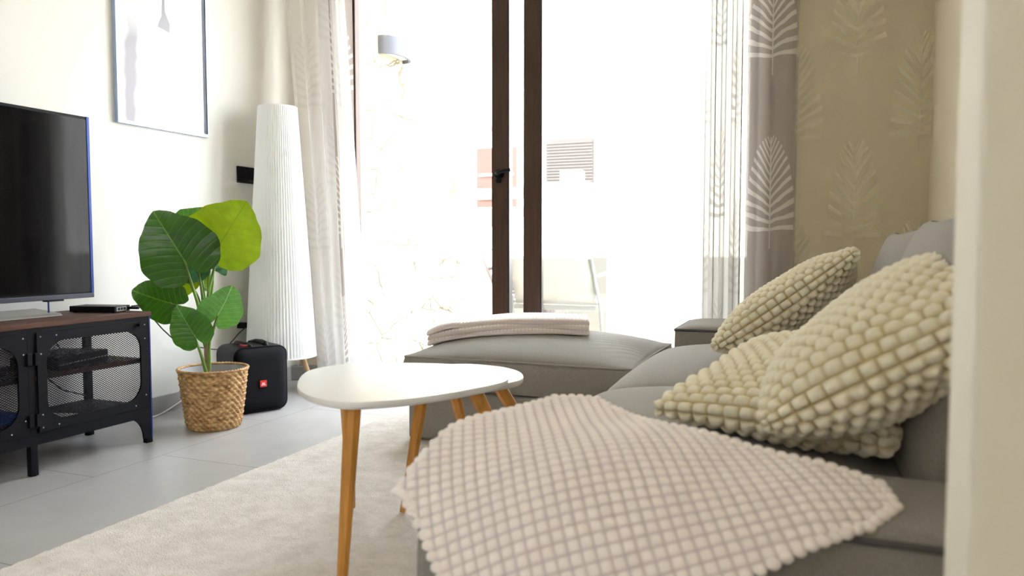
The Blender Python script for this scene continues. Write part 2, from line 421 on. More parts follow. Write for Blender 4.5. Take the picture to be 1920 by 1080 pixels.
# ---------------------------------------------------------------- room shell
XL, XR, YF, YB, ZC = -2.95, 0.44, 3.85, -2.6, 2.62
def struct(name, mb, m, **k):
    o = mb.build(name, m, **k); o['kind'] = 'structure'; return o
b = MB(); b.box(XL - .2, XR + .2, YB - .2, YF + .2, -.12, 0); struct('floor', b, M['tile'])
b = MB(); b.box(XL - .2, XR + .2, YB - .2, YF + .2, ZC, ZC + .2); struct('ceiling', b, M['ceil'])
b = MB(); b.box(XL - .2, XL, YB - .2, YF + .2, 0, ZC); struct('wall_left', b, M['wall'])
WY0, WY1, WZ0, WZ1 = -2.1, -.75, .85, 2.15
b = MB(); b.box(XR, XR + .2, YB - .2, WY0, 0, ZC); b.box(XR, XR + .2, WY1, YF + .2, 0, ZC); b.box(XR, XR + .2, WY0, WY1, 0, WZ0); b.box(XR, XR + .2, WY0, WY1, WZ1, ZC)
struct('wall_right', b, M['wallr'])
OT, OR_ = 2.5, on(1400, 500, 1, 3.85).x + .105
OL = on(667, 500, 1, YF).x - .05
b = MB(); b.box(XL, OL, YF, YF + .2, 0, ZC); b.box(OR_, XR, YF, YF + .2, 0, ZC); b.box(OL, OR_, YF, YF + .2, OT, ZC)
struct('wall_far', b, M['wallr'])
b = MB(); b.box(XL, XR, YB - .2, YB, 0, ZC); struct('wall_near', b, M['wall'])
wn = empty('fill_window'); wn['kind'] = 'structure'  # unseen window behind the camera, added and sized to let in fill light
b = MB()
for yy in (WY0, (WY0 + WY1) / 2 - .03, WY1 - .06): b.box(XR + .07, XR + .13, yy, yy + .06, WZ0, WZ1)
b.box(XR + .07, XR + .13, WY0, WY1, WZ0, WZ0 + .06); b.box(XR + .07, XR + .13, WY0, WY1, WZ1 - .06, WZ1)
b.build('fill_window_frame', M['brown'], wn)
b = MB(); b.box(XR + .1, XR + .105, WY0 + .05, WY1 - .05, WZ0 + .05, WZ1 - .05); b.build('glass_pane', M['glass'], wn)
b = MB(); b.box(.118, XR, .72, .84, 0, ZC); struct('wall_partition', b, M['wallp'], bevel=.004)
b = MB(); b.box(XL, XL + .012, YB, YF, 0, .085); struct('baseboard_left', b, M['skirt'], bevel=.002)
b = MB(); b.box(XL + .012, OL, YF - .012, YF, 0, .085); struct('baseboard_far', b, M['skirt'], bevel=.002)

# sliding glass door: frame, two leaves
door = empty('door_1', (0, YF, 0)); door['kind'] = 'structure'
b = MB(); b.box(OL, OL + .05, -.01, .04, 0, OT); b.box(OR_ - .055, OR_, -.01, .12, 0, OT); b.box(OL, OR_, -.01, .12, OT - .06, OT); b.box(OL, OR_, -.01, .12, 0, .03)
fr = b.build('door_frame', M['brown'], door, bevel=.004)
def leaf(x0, x1, y0, st0, st1, handle):
    e = MB(); y1 = y0 + .05
    e.box(x0, x0 + st0, y0, y1, .03, OT - .06); e.box(x1 - st1, x1, y0, y1, .03, OT - .06)
    e.box(x0 + st0, x1 - st1, y0, y1, .03, .10); e.box(x0 + st0, x1 - st1, y0, y1, OT - .14, OT - .06)
    o = e.build('door_leaf', M['brown'], door, bevel=.003)
    g = MB(); g.box(x0 + st0 - .005, x1 - st1 + .005, y0 + .022, y0 + .028, .09, OT - .13); g.build('glass_pane', M['glass'], o)
    g = MB(); g.box(x1 - .003, x1 + .008, y0 + .002, y1, .03, OT - .06); g.build('gasket', M['dark_gasket'], o)
    return o
sl0, sl1 = on(922, 500, 1, YF).x, on(952, 500, 1, YF).x
sr0, sr1 = on(981, 500, 1, YF).x, on(1013, 500, 1, YF).x
l1 = leaf(OL + .05, sl1, .0, .012, sl1 - sl0, True)
l2 = leaf(sr0, OR_ - .055, .0, sr1 - sr0, .05, False)
g = MB(); g.box(sr1 - .001, sr1 + .007, .002, .022, .10, OT - .14); g.build('gasket', M['dark_gasket'], l2)
hp = on(934, 326, 1, YF - .02)
h = MB()
Mh = Matrix.Translation((hp.x, -.012, hp.z))
h.tube([(hp.x, .0, hp.z), (hp.x, -.012, hp.z)], .025, 16)
h.tube([(hp.x, -.01, hp.z), (hp.x, -.045, hp.z), (hp.x + .012, -.056, hp.z + .002), (hp.x + .05, -.058, hp.z + .012), (hp.x + .085, -.056, hp.z + .016)], .0095, 10)
h.tube([(hp.x - .003, .0, hp.z - .035), (hp.x - .003, -.014, hp.z - .035)], .014, 12)
h.build('handle', M['black_metal'], l1, smooth=True, angle=.6)

# ---------------------------------------------------------------- outdoors
def outbox(name, m, *bx, kind=True, bevel=0):
    e = MB()
    for q in bx: e.box(*q)
    o = e.build(name, m, bevel=bevel)
    if kind: o['kind'] = 'structure'
    return o
outbox('terrace', M['terr'], (-9, 6, YF + .2, 30, -.12, -.01))
SX = -2.66
st_ = MB(); st_.box(SX - .35, SX, YF + .22, 5.6, -.01, 3.6); struct('wall_terrace', st_, M['stone'])
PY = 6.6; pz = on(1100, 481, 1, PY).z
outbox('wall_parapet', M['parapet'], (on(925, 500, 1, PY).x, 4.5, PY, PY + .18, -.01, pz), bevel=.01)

# sconce on the stone wall
sy = on(746, 90, 0, SX + .05).y; sz = on(746, 92, 0, SX + .06).z
sco = thing('wall_sconce', 'grey half-round outdoor sconce on the sunlit stone wall', 'wall light', (SX, sy, sz))
e = MB(); n = 20
outl = [(.0, -.165)] + [(.11 * math.sin(PI * i / n) ** .8, -.165 * math.cos(PI * i / n)) for i in range(1, n)] + [(.0, .165)]
ring = []
for z, k in ((-.055, 1.0), (.06, 1.0)): ring.append([(x * k, y * k, z) for x, y in outl])
ring2 = [[(x * .86, y * .88, z) for x, y, _ in ring[0]] for z in (-.055, .06)]
allr = [ring2[1], ring2[0], ring[0], ring[1], ring2[1]]
vs = [p for r_ in allr for p in r_]; k = len(outl)
e.add(vs, [(i*k+j, i*k+j+1, (i+1)*k+j+1, (i+1)*k+j) for i in range(4) for j in range(k-1)])
e.build('housing', M['sconce'], sco, smooth=True, angle=.7)
e = MB(); e.prism([(max(0.001, x * .84), y * .86) for x, y in outl], -.035, -.028); e.build('diffuser', M['white_lac'], sco)

# neighbouring house
BY = 14.0
def bp_(px, py, y=BY): return on(px, py, 1, y)
house = thing('house', 'sunlit white house across the way with brown shutters', 'house', (-5, BY, 0))
def hpart(name, m, *bxs, parent=house, loc=True):
    e = MB()
    for (x0, x1, y0, y1, z0, z1) in bxs: e.box(x0 + 5, x1 + 5, y0 - BY, y1 - BY, z0, z1)
    return e.build(name, m, parent)
hpart('wall', M['out_white'], (-9, 2, BY, BY + 5, -.01, 6.5))
def rect(a, b2, y0=BY - .05, y1=BY - .005):
    p, q = bp_(*a), bp_(*b2); return (p.x, q.x, y0, y1, q.z, p.z)
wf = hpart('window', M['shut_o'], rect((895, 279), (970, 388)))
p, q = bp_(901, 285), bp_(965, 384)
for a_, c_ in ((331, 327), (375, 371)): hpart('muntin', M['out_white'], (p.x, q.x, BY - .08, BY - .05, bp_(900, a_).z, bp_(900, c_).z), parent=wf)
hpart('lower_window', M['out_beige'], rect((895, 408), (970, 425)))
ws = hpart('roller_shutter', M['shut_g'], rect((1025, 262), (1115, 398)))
e = []
z1, z0 = bp_(1070, 264).z, bp_(1070, 398).z
N = 24
for i in range(N): 
    zz = z0 + (z1 - z0) * i / N; e.append((bp_(1027, 300).x, bp_(1113, 300).x, BY - .075, BY - .05, zz, zz + (z1 - z0) / N * .62))
hpart('slats', M['shut_g'], *e, parent=ws)
hpart('vent', M['grey_tube'], rect((908, 238), (922, 247), BY - .15))
rail = thing('balcony_rail', 'two pale pinkish beams crossing before the brown shuttered window', 'railing', (-5, 12.6, 0))
def rb(a, b2):
    p, q = bp_(*a, 12.6), bp_(*b2, 12.6); return (p.x + 5, q.x + 5, 0, .08, q.z, p.z)
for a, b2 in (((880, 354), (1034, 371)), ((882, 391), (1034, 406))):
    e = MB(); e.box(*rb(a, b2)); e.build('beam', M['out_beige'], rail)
for px in (884, 1028):
    e = MB(); p = bp_(px, 400, 12.6); e.box(p.x + 4.96, p.x + 5.04, .01, .07, -.01, bp_(px, 356, 12.6).z); e.build('post', M['out_white'], rail)
gp = on(1073, 400, 1, 9.5)
pil = thing('garden_pillar', 'white stepped masonry pillar standing before the grey roller shutter', 'pillar', (gp.x, 9.5, 0))
def zz(py, y=9.5): return on(1073, py, 1, y).z
hw = lambda a, b2: (on(b2, 400, 1, 9.5).x - on(a, 400, 1, 9.5).x) / 2
e = MB(); e.box(-hw(1042, 1102), hw(1042, 1102), -.2, .2, -.01, zz(349)); e.build('column', M['out_white'], pil)
e = MB(); e.box(-hw(1036, 1108), hw(1036, 1108), -.24, .24, zz(350), zz(344)); e.build('cap', M['out_white'], pil)
e = MB(); e.box(-hw(1056, 1091), hw(1056, 1091), -.12, .12, zz(344), zz(320)); e.build('finial', M['out_white'], pil)

# shrub beyond the parapet
sb = on(1278, 405, 1, 10.5)
e = MB(); rr = random.Random(3)
for i in range(420):
    t = rr.uniform(0, 2 * PI); ph = math.acos(rr.uniform(-1, 1)); r = rr.uniform(.5, 1) ** .4
    c = Vector((math.sin(ph) * math.cos(t) * .30 * r, math.sin(ph) * math.sin(t) * .3 * r, math.cos(ph) * .30 * r))
    a = Vector((rr.uniform(-1, 1), rr.uniform(-1, 1), rr.uniform(-1, 1))).normalized() * .05; bb = a.orthogonal().normalized() * .03
    e.add([c - a, c + bb, c + a, c - bb], [(0, 1, 2, 3)])
shr = thing('shrub', 'round leafy shrub seen faintly through the white sheer curtain', 'shrub', (sb.x, 10.5, -.01))
for v_i, v in enumerate(e.v): e.v[v_i] = (v[0], v[1], v[2] + sb.z)
e.build('foliage', M['leafout'], shr)
e = MB(); e.tube([(0, 0, 0), (.02, 0, sb.z * .5), (0, 0, sb.z)], .04, 8, .02); e.build('trunk', M['trunk'], shr)

# patio chairs
def chair(name, label, x0, x1, y, zt, zs, m_tube, rz=0):
    c = thing(name, label, 'patio chair', ((x0 + x1) / 2, y, 0), rz, 'patio chairs on the terrace')
    hw_ = (x1 - x0) / 2
    for s in (-1, 1):
        e = MB(); e.tube([(s * hw_, -.06, zt), (s * (hw_ + .015), .02, zt - .2), (s * (hw_ + .03), .10, zs), (s * (hw_ + .035), .16, .0)], .016, 8); e.build('rear_leg', m_tube, c, smooth=True)
        e = MB(); e.tube([(s * (hw_ + .02), .10, zs + .02), (s * (hw_ + .03), .45, zs + .03), (s * (hw_ + .03), .52, .0)], .016, 8); e.build('front_leg', m_tube, c, smooth=True)
        e = MB(); e.tube([(s * (hw_ + .02), .02, zs + .22), (s * (hw_ + .03), .3, zs + .24), (s * (hw_ + .03), .48, zs + .16), (s * (hw_ + .03), .5, .2)], .014, 8); e.build('armrest', m_tube, c, smooth=True)
    e = MB(); e.box(-hw_, hw_, .075, .10, zs - .035, zs + .0); e.build('crossbar', m_tube, c, bevel=.004)
    P = np.array([[[x, yy, z] for x in np.linspace(-hw_, hw_, 8)] for yy, z in ((-.06, zt), (0, zt - .15), (.06, zs + .12), (.12, zs + .01), (.3, zs - .01), (.5, zs + .02))])
    e = grid_mb(P); o = e.build('sling', M['sling'], c, smooth=True)
    sd = o.modifiers.new('thick', 'SOLIDIFY'); sd.thickness = .006
    return c
cy_ = 5.35
chair('patio_chair', 'patio chair with grey tube frame behind the right glass leaf', on(957, 500, 1, cy_).x, on(1112, 500, 1, cy_).x, cy_, on(1050, 484, 1, cy_).z, on(1050, 574, 1, cy_).z, M['grey_tube'])
c2 = chair('patio_chair', 'sunlit pale patio chair partly behind the dark door stile', -.26, .24, 5.9, .78, .40, M['out_beige'], 0)
c2.location = (-2.62, 6.08, 0); c2.rotation_euler = (0, 0, -1.35)

# ---------------------------------------------------------------- curtains
def curtain(name, pts, z0, z1, m, label, cat='curtain', amp=.03, nf=5, group=None, top=None, nz=60, nx=None, thick=0):
    """pts: (x0,y0)->(x1,y1) at bottom; top: same at top."""
    nx = nx or nf * 24
    (xa, ya), (xb, yb) = pts; (xc, yc), (xd, yd) = top or pts
    S = np.linspace(0, 1, nx); Z = np.linspace(0, 1, nz); P = np.zeros((nz, nx, 3)); UV = np.zeros((nz, nx, 2))
    ph = rnd.uniform(0, 6)
    for i, t in enumerate(Z):
        x = (xa + (xb - xa) * S) * (1 - t) + (xc + (xd - xc) * S) * t
        y = (ya + (yb - ya) * S) * (1 - t) + (yc + (yd - yc) * S) * t
        f = np.sin(2 * PI * nf * (S + .015 * math.sin(3 * t + ph)) + ph) + .35 * np.sin(2 * PI * nf * 1.7 * S + ph * 2 + t * 1.5)
        P[i, :, 0] = x + .25 * amp * np.cos(2 * PI * nf * S * 2 + ph); P[i, :, 1] = y + amp * f * (1 - .35 * t); P[i, :, 2] = z0 + (z1 - z0) * t
        d = np.hypot(np.diff(P[i, :, 0]), np.diff(P[i, :, 1])); 
        if i == 0: L = np.concatenate([[0], np.cumsum(d)])
        UV[i, :, 0] = L; UV[i, :, 1] = P[i, :, 2]
    o = grid_mb(P, UV).build(name, m, smooth=True)
    tag(o, label, cat, group); return o
def X(px, y): return on(px, 500, 1, y).x
ZT = 2.5
# left group
curtain('sheer_curtain', ((X(595, 3.60), 3.60), (X(640, 3.60), 3.62)), .02, ZT, SHEERD, 'white sheer curtain panel beside the floor lamp in the left corner', amp=.022, nf=3, top=((X(530, 3.60), 3.62), (X(612, 3.60), 3.62)))
curtain('printed_drape', ((X(612, 3.72), 3.72), (X(668, 3.72), 3.72)), .02, ZT, TAUPE, 'narrow taupe leaf-print drape left of the glass door', amp=.012, nf=2, top=((X(596, 3.72), 3.72), (X(664, 3.72), 3.72)))
curtain('sheer_curtain', ((X(655, 3.66), 3.66), (X(694, 3.66), 3.66)), .02, ZT, SHEERD, 'narrow white sheer strip falling over the left edge of the glass door', amp=.016, nf=2, top=((X(622, 3.66), 3.66), (X(645, 3.66), 3.66)))
# right group
curtain('sheer_curtain', ((X(1135, 3.72), 3.72), (X(1318, 3.72), 3.72)), .03, ZT, SHEER, 'wide flat white sheer curtain covering the right glass leaf', amp=.012, nf=4, top=((X(1136, 3.72), 3.72), (X(1318, 3.72), 3.72)))
curtain('sheer_curtain', ((X(1312, 3.76), 3.76), (X(1388, 3.76), 3.76)), .03, ZT, PLEAT, 'closely pleated white sheer curtain left of the taupe drape', amp=.03, nf=4)
curtain('printed_drape', ((X(1396, 3.77), 3.77), (X(1490, 3.77), 3.78)), .03, ZT, TAUPE, 'wide taupe leaf-print drape between the glass door and the right corner', amp=.011, nf=2)
curtain('sheer_curtain', ((X(1484, 3.74), 3.74), (X(1738, 3.74), 3.76)), .03, ZT, VOILEW, 'cream see-through leaf-print voile hanging before the right corner wall', amp=.015, nf=3)
# ceiling rail
b = MB(); b.box(-2.9, .4, 3.59, 3.80, 2.5, ZC)
tag(b.build('curtain_rail', M['white_lac']), 'white ceiling rail carrying the curtains', 'curtain rail')

# ---------------------------------------------------------------- rug
RZ = .014
def build_rug():
    x0, x1, y0, y1 = -1.873, -.72, .2, 3.35
    n, k = 100, 260
    xs = np.linspace(x0, x1, n); ys = np.linspace(y0, y1, k)
    P = np.zeros((n, k, 3)); P[..., 0] = xs[:, None]; P[..., 1] = ys[None]
    rs = np.random.RandomState(4); P[..., 2] = RZ - .004 + rs.rand(n, k) * .004
    P[0, :, 0] += rs.rand(k) * .006 - .003; P[0, :, 2] = .004; P[-1, :, 2] = .004; P[:, 0, 2] = .004; P[:, -1, 2] = .004
    m = grid_mb(P)
    o = m.build('rug', M['rug'], smooth=True)
    sd = o.modifiers.new('thick', 'SOLIDIFY'); sd.thickness = .0035; sd.offset = -1
    return tag(o, 'cream short-pile rug lying under the coffee tables', 'rug')
build_rug()

# ---------------------------------------------------------------- television
tvx, tvz0, tvz1, tvy0, tvy1 = -2.70, .603, 1.316, .99, 2.226
tv = thing('television', 'large black flat-screen television on the black media bench', 'television', (tvx, (tvy0 + tvy1) / 2, .54))
yo, zo = -(tvy0 + tvy1) / 2, -.54
e = MB(); e.box(-.035, 0, tvy0 + yo, tvy1 + yo - .006, tvz0 + zo, tvz1 + zo); e.build('housing', M['black_plastic'], tv, bevel=.004)
e = MB(); e.box(-.001, .0015, tvy0 + yo + .008, tvy1 + yo - .014, tvz0 + zo + .022, tvz1 + zo - .012); e.build('screen', M['screen'], tv)
e = MB(); e.box(-.034, .004, tvy1 + yo - .0135, tvy1 + yo, tvz0 + zo, tvz1 + zo); e.build('side_fringe', M['blue_fringe'], tv, bevel=.002)  # added strip carrying the painted blue fringe of the screen edge
e = MB(); e.box(-.002, .006, tvy0 + yo, tvy1 + yo - .002, tvz0 + zo, tvz0 + zo + .018); e.build('lower_trim', M['tvtrim'], tv, bevel=.002)
e = MB(); e.box(-.02, .008, 2.02 + yo, 2.09 + yo, tvz0 + zo - .006, tvz0 + zo); e.build('infrared_window', M['black_plastic'], tv, bevel=.002)
sr = on(118, 590, 2, .545)
e = MB(); yb = sr.y + yo; xb = sr.x - tvx
e.add([(xb - .18, -.3, .002), (xb, -.3, .002), (xb, yb, .002), (xb - .18, yb + .02, .002), (xb - .18, -.3, .022), (xb - .015, -.3, .012), (xb - .012, yb, .012), (xb - .18, yb + .02, .022)],
      [(0,3,2,1),(4,5,6,7),(0,1,5,4),(1,2,6,5),(2,3,7,6),(3,0,4,7)])
e.build('stand_foot', M['silver'], tv, bevel=.002)
ny = on(95, 575, 0, tvx - .02).y + yo
e = MB(); e.box(-.03, -.025, ny - .006, ny, .012, .075); e.build('stand_neck', M['blue_fringe'], tv, bevel=.002)

# ---------------------------------------------------------------- media bench (three bays of 0.51 m)
BX0, BX1, BT = -2.90, -2.545, .54
yR = 2.355; bay = .512; y_near = yR - 3 * bay
bench = thing('media_bench', 'long black metal media bench with mesh doors and walnut top', 'tv bench', ((BX0 + BX1) / 2, yR - 1.5 * bay, 0))
ox, oy = -(BX0 + BX1) / 2, -(yR - 1.5 * bay)
def bb_(e, x0, x1, y0, y1, z0, z1): e.box(x0 + ox, x1 + ox, y0 + oy, y1 + oy, z0, z1)
e = MB(); bb_(e, BX0, BX1 + .006, y_near - .004, yR + .004, BT - .019, BT); e.build('top', M['walnut'], bench, bevel=.0015)
e = MB(); bb_(e, BX0, BX1, y_near, yR, BT - .034, BT - .0195); bb_(e, BX0, BX1, y_near, yR, .135, .15); e.build('frame', M['black_metal'], bench, bevel=.002)
e = MB(); bb_(e, BX1 - .006, BX1 + .001, y_near, yR, .108, .15); bb_(e, BX1 - .006, BX1 + .001, y_near, yR, BT - .045, BT - .0195); e.build('front_rail', M['black_metal'], bench)
# shelf: dark timber
for i in range(3):
    e = MB(); bb_(e, BX0 + .02, BX1 - .03, y_near + i * bay + .012, y_near + (i + 1) * bay - .012, .33, .348); e.build('shelf', M['walnut'], bench)
e = MB(); bb_(e, BX0 + .01, BX1 - .02, y_near + .01, yR - .01, .15, .156); e.build('bottom_panel', M['black_metal'], bench)
for i in range(4):
    yy = y_near + i * bay
    for xx, nm in ((BX1 - .022, 'leg'), (BX0, 'leg')):
        e = MB()
        a0, a1 = (yy - .014, yy + .014)
        if i == 0: a0, a1 = yy, yy + .028
        if i == 3: a0, a1 = yy - .028, yy
        bb_(e, xx, xx + .022, a0, a1, .0, BT - .034)
        # curved bracket beside the leg
        def bracket(s, y0_):
            pts = [(y0_, .02), (y0_, .14), (y0_ + s * .085, .14), (y0_ + s * .085, .113)]
            for q in range(1, 9):
                t = q / 8 * PI / 2; pts.append((y0_ + s * (.085 - .07 * math.sin(t)) , .113 - .09 * (1 - math.cos(t))))
            v0 = [(xx + ox + .014, y + oy, z) for y, z in pts]; v1 = [(xx + ox + .022, y + oy, z) for y, z in pts]; n_ = len(pts)
            e.add(v0 + v1, [tuple(range(n_)), tuple(reversed(range(n_, 2 * n_)))] + [(j, (j + 1) % n_, n_ + (j + 1) % n_, n_ + j) for j in range(n_)])
        if nm == 'leg' and i in (0, 3): bracket(1 if i == 0 else -1, a1 if i == 0 else a0)
        lg = e.build('leg', M['black_metal'], bench, bevel=.002 if i in (1, 2) else 0)
        f = MB(); f.tube([(xx + .011 + ox, (a0 + a1) / 2 + oy, 0), (xx + .011 + ox, (a0 + a1) / 2 + oy, .014)], .0125, 12); f.build('foot', M['black_plastic'], lg)
e = MB(); bb_(e, BX1 - .001, BX1 + .0015, yR - .005, yR + .0005, .02, BT - .02); e.build('edge_fringe', M['blue_fringe'], bench)  # thin added strip, painted blue fringe on the bench corner
for i in (1, 2):  # back uprights
    e = MB(); bb_(e, BX0, BX0 + .012, y_near + (i + .47) * bay, y_near + (i + .47) * bay + .045, .15, BT - .034); e.build('back_upright', M['black_metal'], bench)

def mesh_door(y0, y1, hinge):
    z0, z1 = .152, BT - .037; xf = BX1 + .002
    in_ = .034; r = .075
    def rrect(m_, rr_, ns=8):
        ya, yb, za, zb = y0 + m_, y1 - m_, z0 + m_, z1 - m_; pts = []
        for cx_, cz_, a0 in ((yb - rr_, zb - rr_, 0), (ya + rr_, zb - rr_, 90), (ya + rr_, za + rr_, 180), (yb - rr_, za + rr_, 270)):
            for q in range(ns + 1):
                t = math.radians(a0 + 90 * q / ns); pts.append((cx_ + rr_ * math.cos(t), cz_ + rr_ * math.sin(t)))
        return pts
    o_ = rrect(0, .002); i_ = rrect(in_, r)
    e = MB(); n_ = len(o_)
    V = [(xf + .004 + ox, a + oy, c) for a, c in o_] + [(xf + .004 + ox, a + oy, c) for a, c in i_] + [(xf - .004 + ox, a + oy, c) for a, c in o_] + [(xf - .004 + ox, a + oy, c) for a, c in i_]
    F = []
    for j in range(n_):
        q = (j + 1) % n_
        F += [(j, q, n_ + q, n_ + j), (2*n_ + j, 3*n_ + j, 3*n_ + q, 2*n_ + q), (j, 2*n_ + j, 2*n_ + q, q), (n_ + j, n_ + q, 3*n_ + q, 3*n_ + j)]
    e.add(V, F); d = e.build('door', M['black_metal'], bench)
    # expanded mesh clipped to the opening
    ya, yb, za, zb = y0 + in_ - .004, y1 - in_ + .004, z0 + in_ - .004, z1 - in_ + .004
    e = MB(); py_, pz_ = .0135, .0085; sl = pz_ / py_; hwid = .00125
    def inside(y, z):
        cy0, cy1, cz0, cz1 = ya + r, yb - r, za + r, zb - r
        if y < ya or y > yb or z < za or z > zb: return False
        dy = cy0 - y if y < cy0 else (y - cy1 if y > cy1 else 0); dz = cz0 - z if z < cz0 else (z - cz1 if z > cz1 else 0)
        return not (dy > 0 and dz > 0 and math.hypot(dy, dz) > r)
    for s in (1, -1):
        k0 = int(-(yb - ya) * sl / pz_) - 2; k1 = int((zb - za) / pz_ + (yb - ya) * sl / pz_) + 2
        for k_ in range(k0, k1):
            zc = za + k_ * pz_
            ts = [t for t in np.linspace(ya, yb, 121) if inside(t, zc + s * sl * (t - ya))]
            if len(ts) < 2: continue
            a, c = ts[0], ts[-1]; A = zc + s * sl * (a - ya); B_ = zc + s * sl * (c - ya)
            x_ = xf - .002 + ox + (0.0006 if s > 0 else -.0006)
            e.add([(x_, a + oy, A - hwid), (x_, c + oy, B_ - hwid), (x_, c + oy, B_ + hwid), (x_, a + oy, A + hwid),
                   (x_ - .001, a + oy, A - hwid), (x_ - .001, c + oy, B_ - hwid), (x_ - .001, c + oy, B_ + hwid), (x_ - .001, a + oy, A + hwid)], [(0, 1, 2, 3), (7, 6, 5, 4), (3, 2, 6, 7), (0, 4, 5, 1)])
    e.build('mesh_panel', M['black_metal'], d)
    # rivets
    for (a, c) in ((y0 + .014, z1 - .014), (y0 + .075, z1 - .014), (y0 + .014, z1 - .075), (y1 - .014, z1 - .014), (y1 - .014, z1 - .07),
                   (y0 + .014, z0 + .014), (y0 + .075, z0 + .014), (y0 + .014, z0 + .06), (y1 - .014, z0 + .05), (y1 - .065, z0 + .014)):
        e = MB(); e.lathe([(.0001, xf + .0068), (.0018, xf + .0063), (.003, xf + .004)], 8)
        k_ = 24
        for v_ in range(k_):
            vx, vy, vz = e.v[-k_ + v_]; e.v[-k_ + v_] = (vz + ox, a + vx + oy, c + vy)
        e.build('rivet', M['rivet'], d, smooth=True)
    for zc in (z0 + .045, z1 - .09):
        e = MB(); e.box(xf + .003 + ox, xf + .011 + ox, hinge - .009 + oy, hinge + .009 + oy, zc - .022, zc + .022); e.build('hinge', M['black_metal'], d, bevel=.002)
        f = e
    ky = y1 - .045 if hinge < (y0 + y1) / 2 else y0 + .045
    e = MB(); e.tube([(xf + .004 + ox, ky + oy, z1 - .012), (xf + .016 + ox, ky + oy, z1 - .012)], .006, 12); e.tube([(xf + .016 + ox, ky + oy, z1 - .012), (xf + .021 + ox, ky + oy, z1 - .012)], .009, 12); e.build('knob', M['black_metal'], d)
for i in range(3):
    a = y_near + i * bay + .018; c = y_near + (i + 1) * bay - .018
    mesh_door(a, c, a - .004 if i == 2 else c + .004)

# things in the bench
def simple(name, label, cat, loc, dims, m, rz=0, bevel=.004, group=None):
    e = MB(); dx, dy, dz = dims; e.box(-dx / 2, dx / 2, -dy / 2, dy / 2, 0, dz)
    o = e.build(name, m, bevel=bevel); o.location = loc; o.rotation_euler = (0, 0, rz); return tag(o, label, cat, group)
gc = thing('game_console', 'flat dark console lying on the shelf inside the right bay of the bench', 'console', (-2.72, 2.09, .349), .25)
e = MB(); e.box(-.10, .10, -.14, .14, 0, .045); e.build('case', M['black_plastic'], gc, bevel=.004)
e = MB(); e.box(.099, .1015, -.135, .135, .018, .022); e.build('silver_line', M['silver'], gc)
pp = thing('document_stack', 'small stack of pale papers on the bottom of the bench', 'papers', (-2.66, 1.975, .1565), .15)
for i in range(3):
    e = MB(); e.box(-.075, .075, -.10, .10, i * .0032, i * .0032 + .003, Matrix.Rotation(.07 * i, 4, 'Z')); e.build('sheet', M['white_lac'], pp)
bx_ = thing('toy_case', 'blue and dark red plastic case in the middle bay of the bench', 'box', (-2.66, 1.70, .1565), 0)
e = MB(); e.box(-.09, .09, -.12, .12, 0, .035); e.build('base', M['redplastic'], bx_, bevel=.006)
e = MB(); e.box(-.085, .085, -.115, .115, .036, .075); e.build('lid', M['bluelit'], bx_, bevel=.008)
e = MB()
e.tube([(-2.87, 1.98, .50), (-2.86, 2.02, .44), (-2.85, 2.07, .39), (-2.86, 2.12, .36)], .0035, 6)
e.tube([(-2.88, 2.18, .50), (-2.88, 2.19, .42), (-2.87, 2.22, .36)], .003, 6)
tag(e.build('cable', M['cord_b'], smooth=True), 'black cables hanging behind the right bay of the bench', 'cable')
e = MB()
e.tube([(-2.87, 2.12, .32), (-2.87, 2.15, .27), (-2.86, 2.2, .22), (-2.85, 2.3, .18)], .003, 6)
tag(e.build('cable', M['cord_b'], smooth=True), 'black cable curving down under the shelf inside the right bay', 'cable')

# set-top box on the bench
bL, bM, bR = on(130, 586, 2, BT), on(215, 587, 2, BT), on(233, 583, 2, BT)
ang = math.atan2(bM.y - bL.y, bM.x - bL.x); lw = (bM - bL).length
box = thing('media_player', 'slim black media player box on the right end of the bench', 'media player', (bL.x, bL.y, BT), ang)
hh = .026
e = MB(); e.box(0, lw, 0, .10, .003, hh); e.build('case', M['black_plastic'], box, bevel=.002)
e = MB(); e.box(lw - .0005, lw + .0012, .012, .075, .005, hh - .003); pt = e.build('port_panel', M['liner'], box)
for q in (.02, .038, .056):
    e = MB(); e.box(lw + .001, lw + .0025, q, q + .012, .009, .019); e.build('port', M['black_plastic'], pt)
for fx in (.015, lw - .015):
    for fy in (.015, .085):
        e = MB(); e.tube([(fx, fy, 0), (fx, fy, .004)], .006, 8); e.build('foot', M['black_plastic'], box)
e = MB(); e.tube([(lw, .09, .014), (lw + .045, .09, .014)], .006, 8); e.build('plug', M['black_plastic'], box)

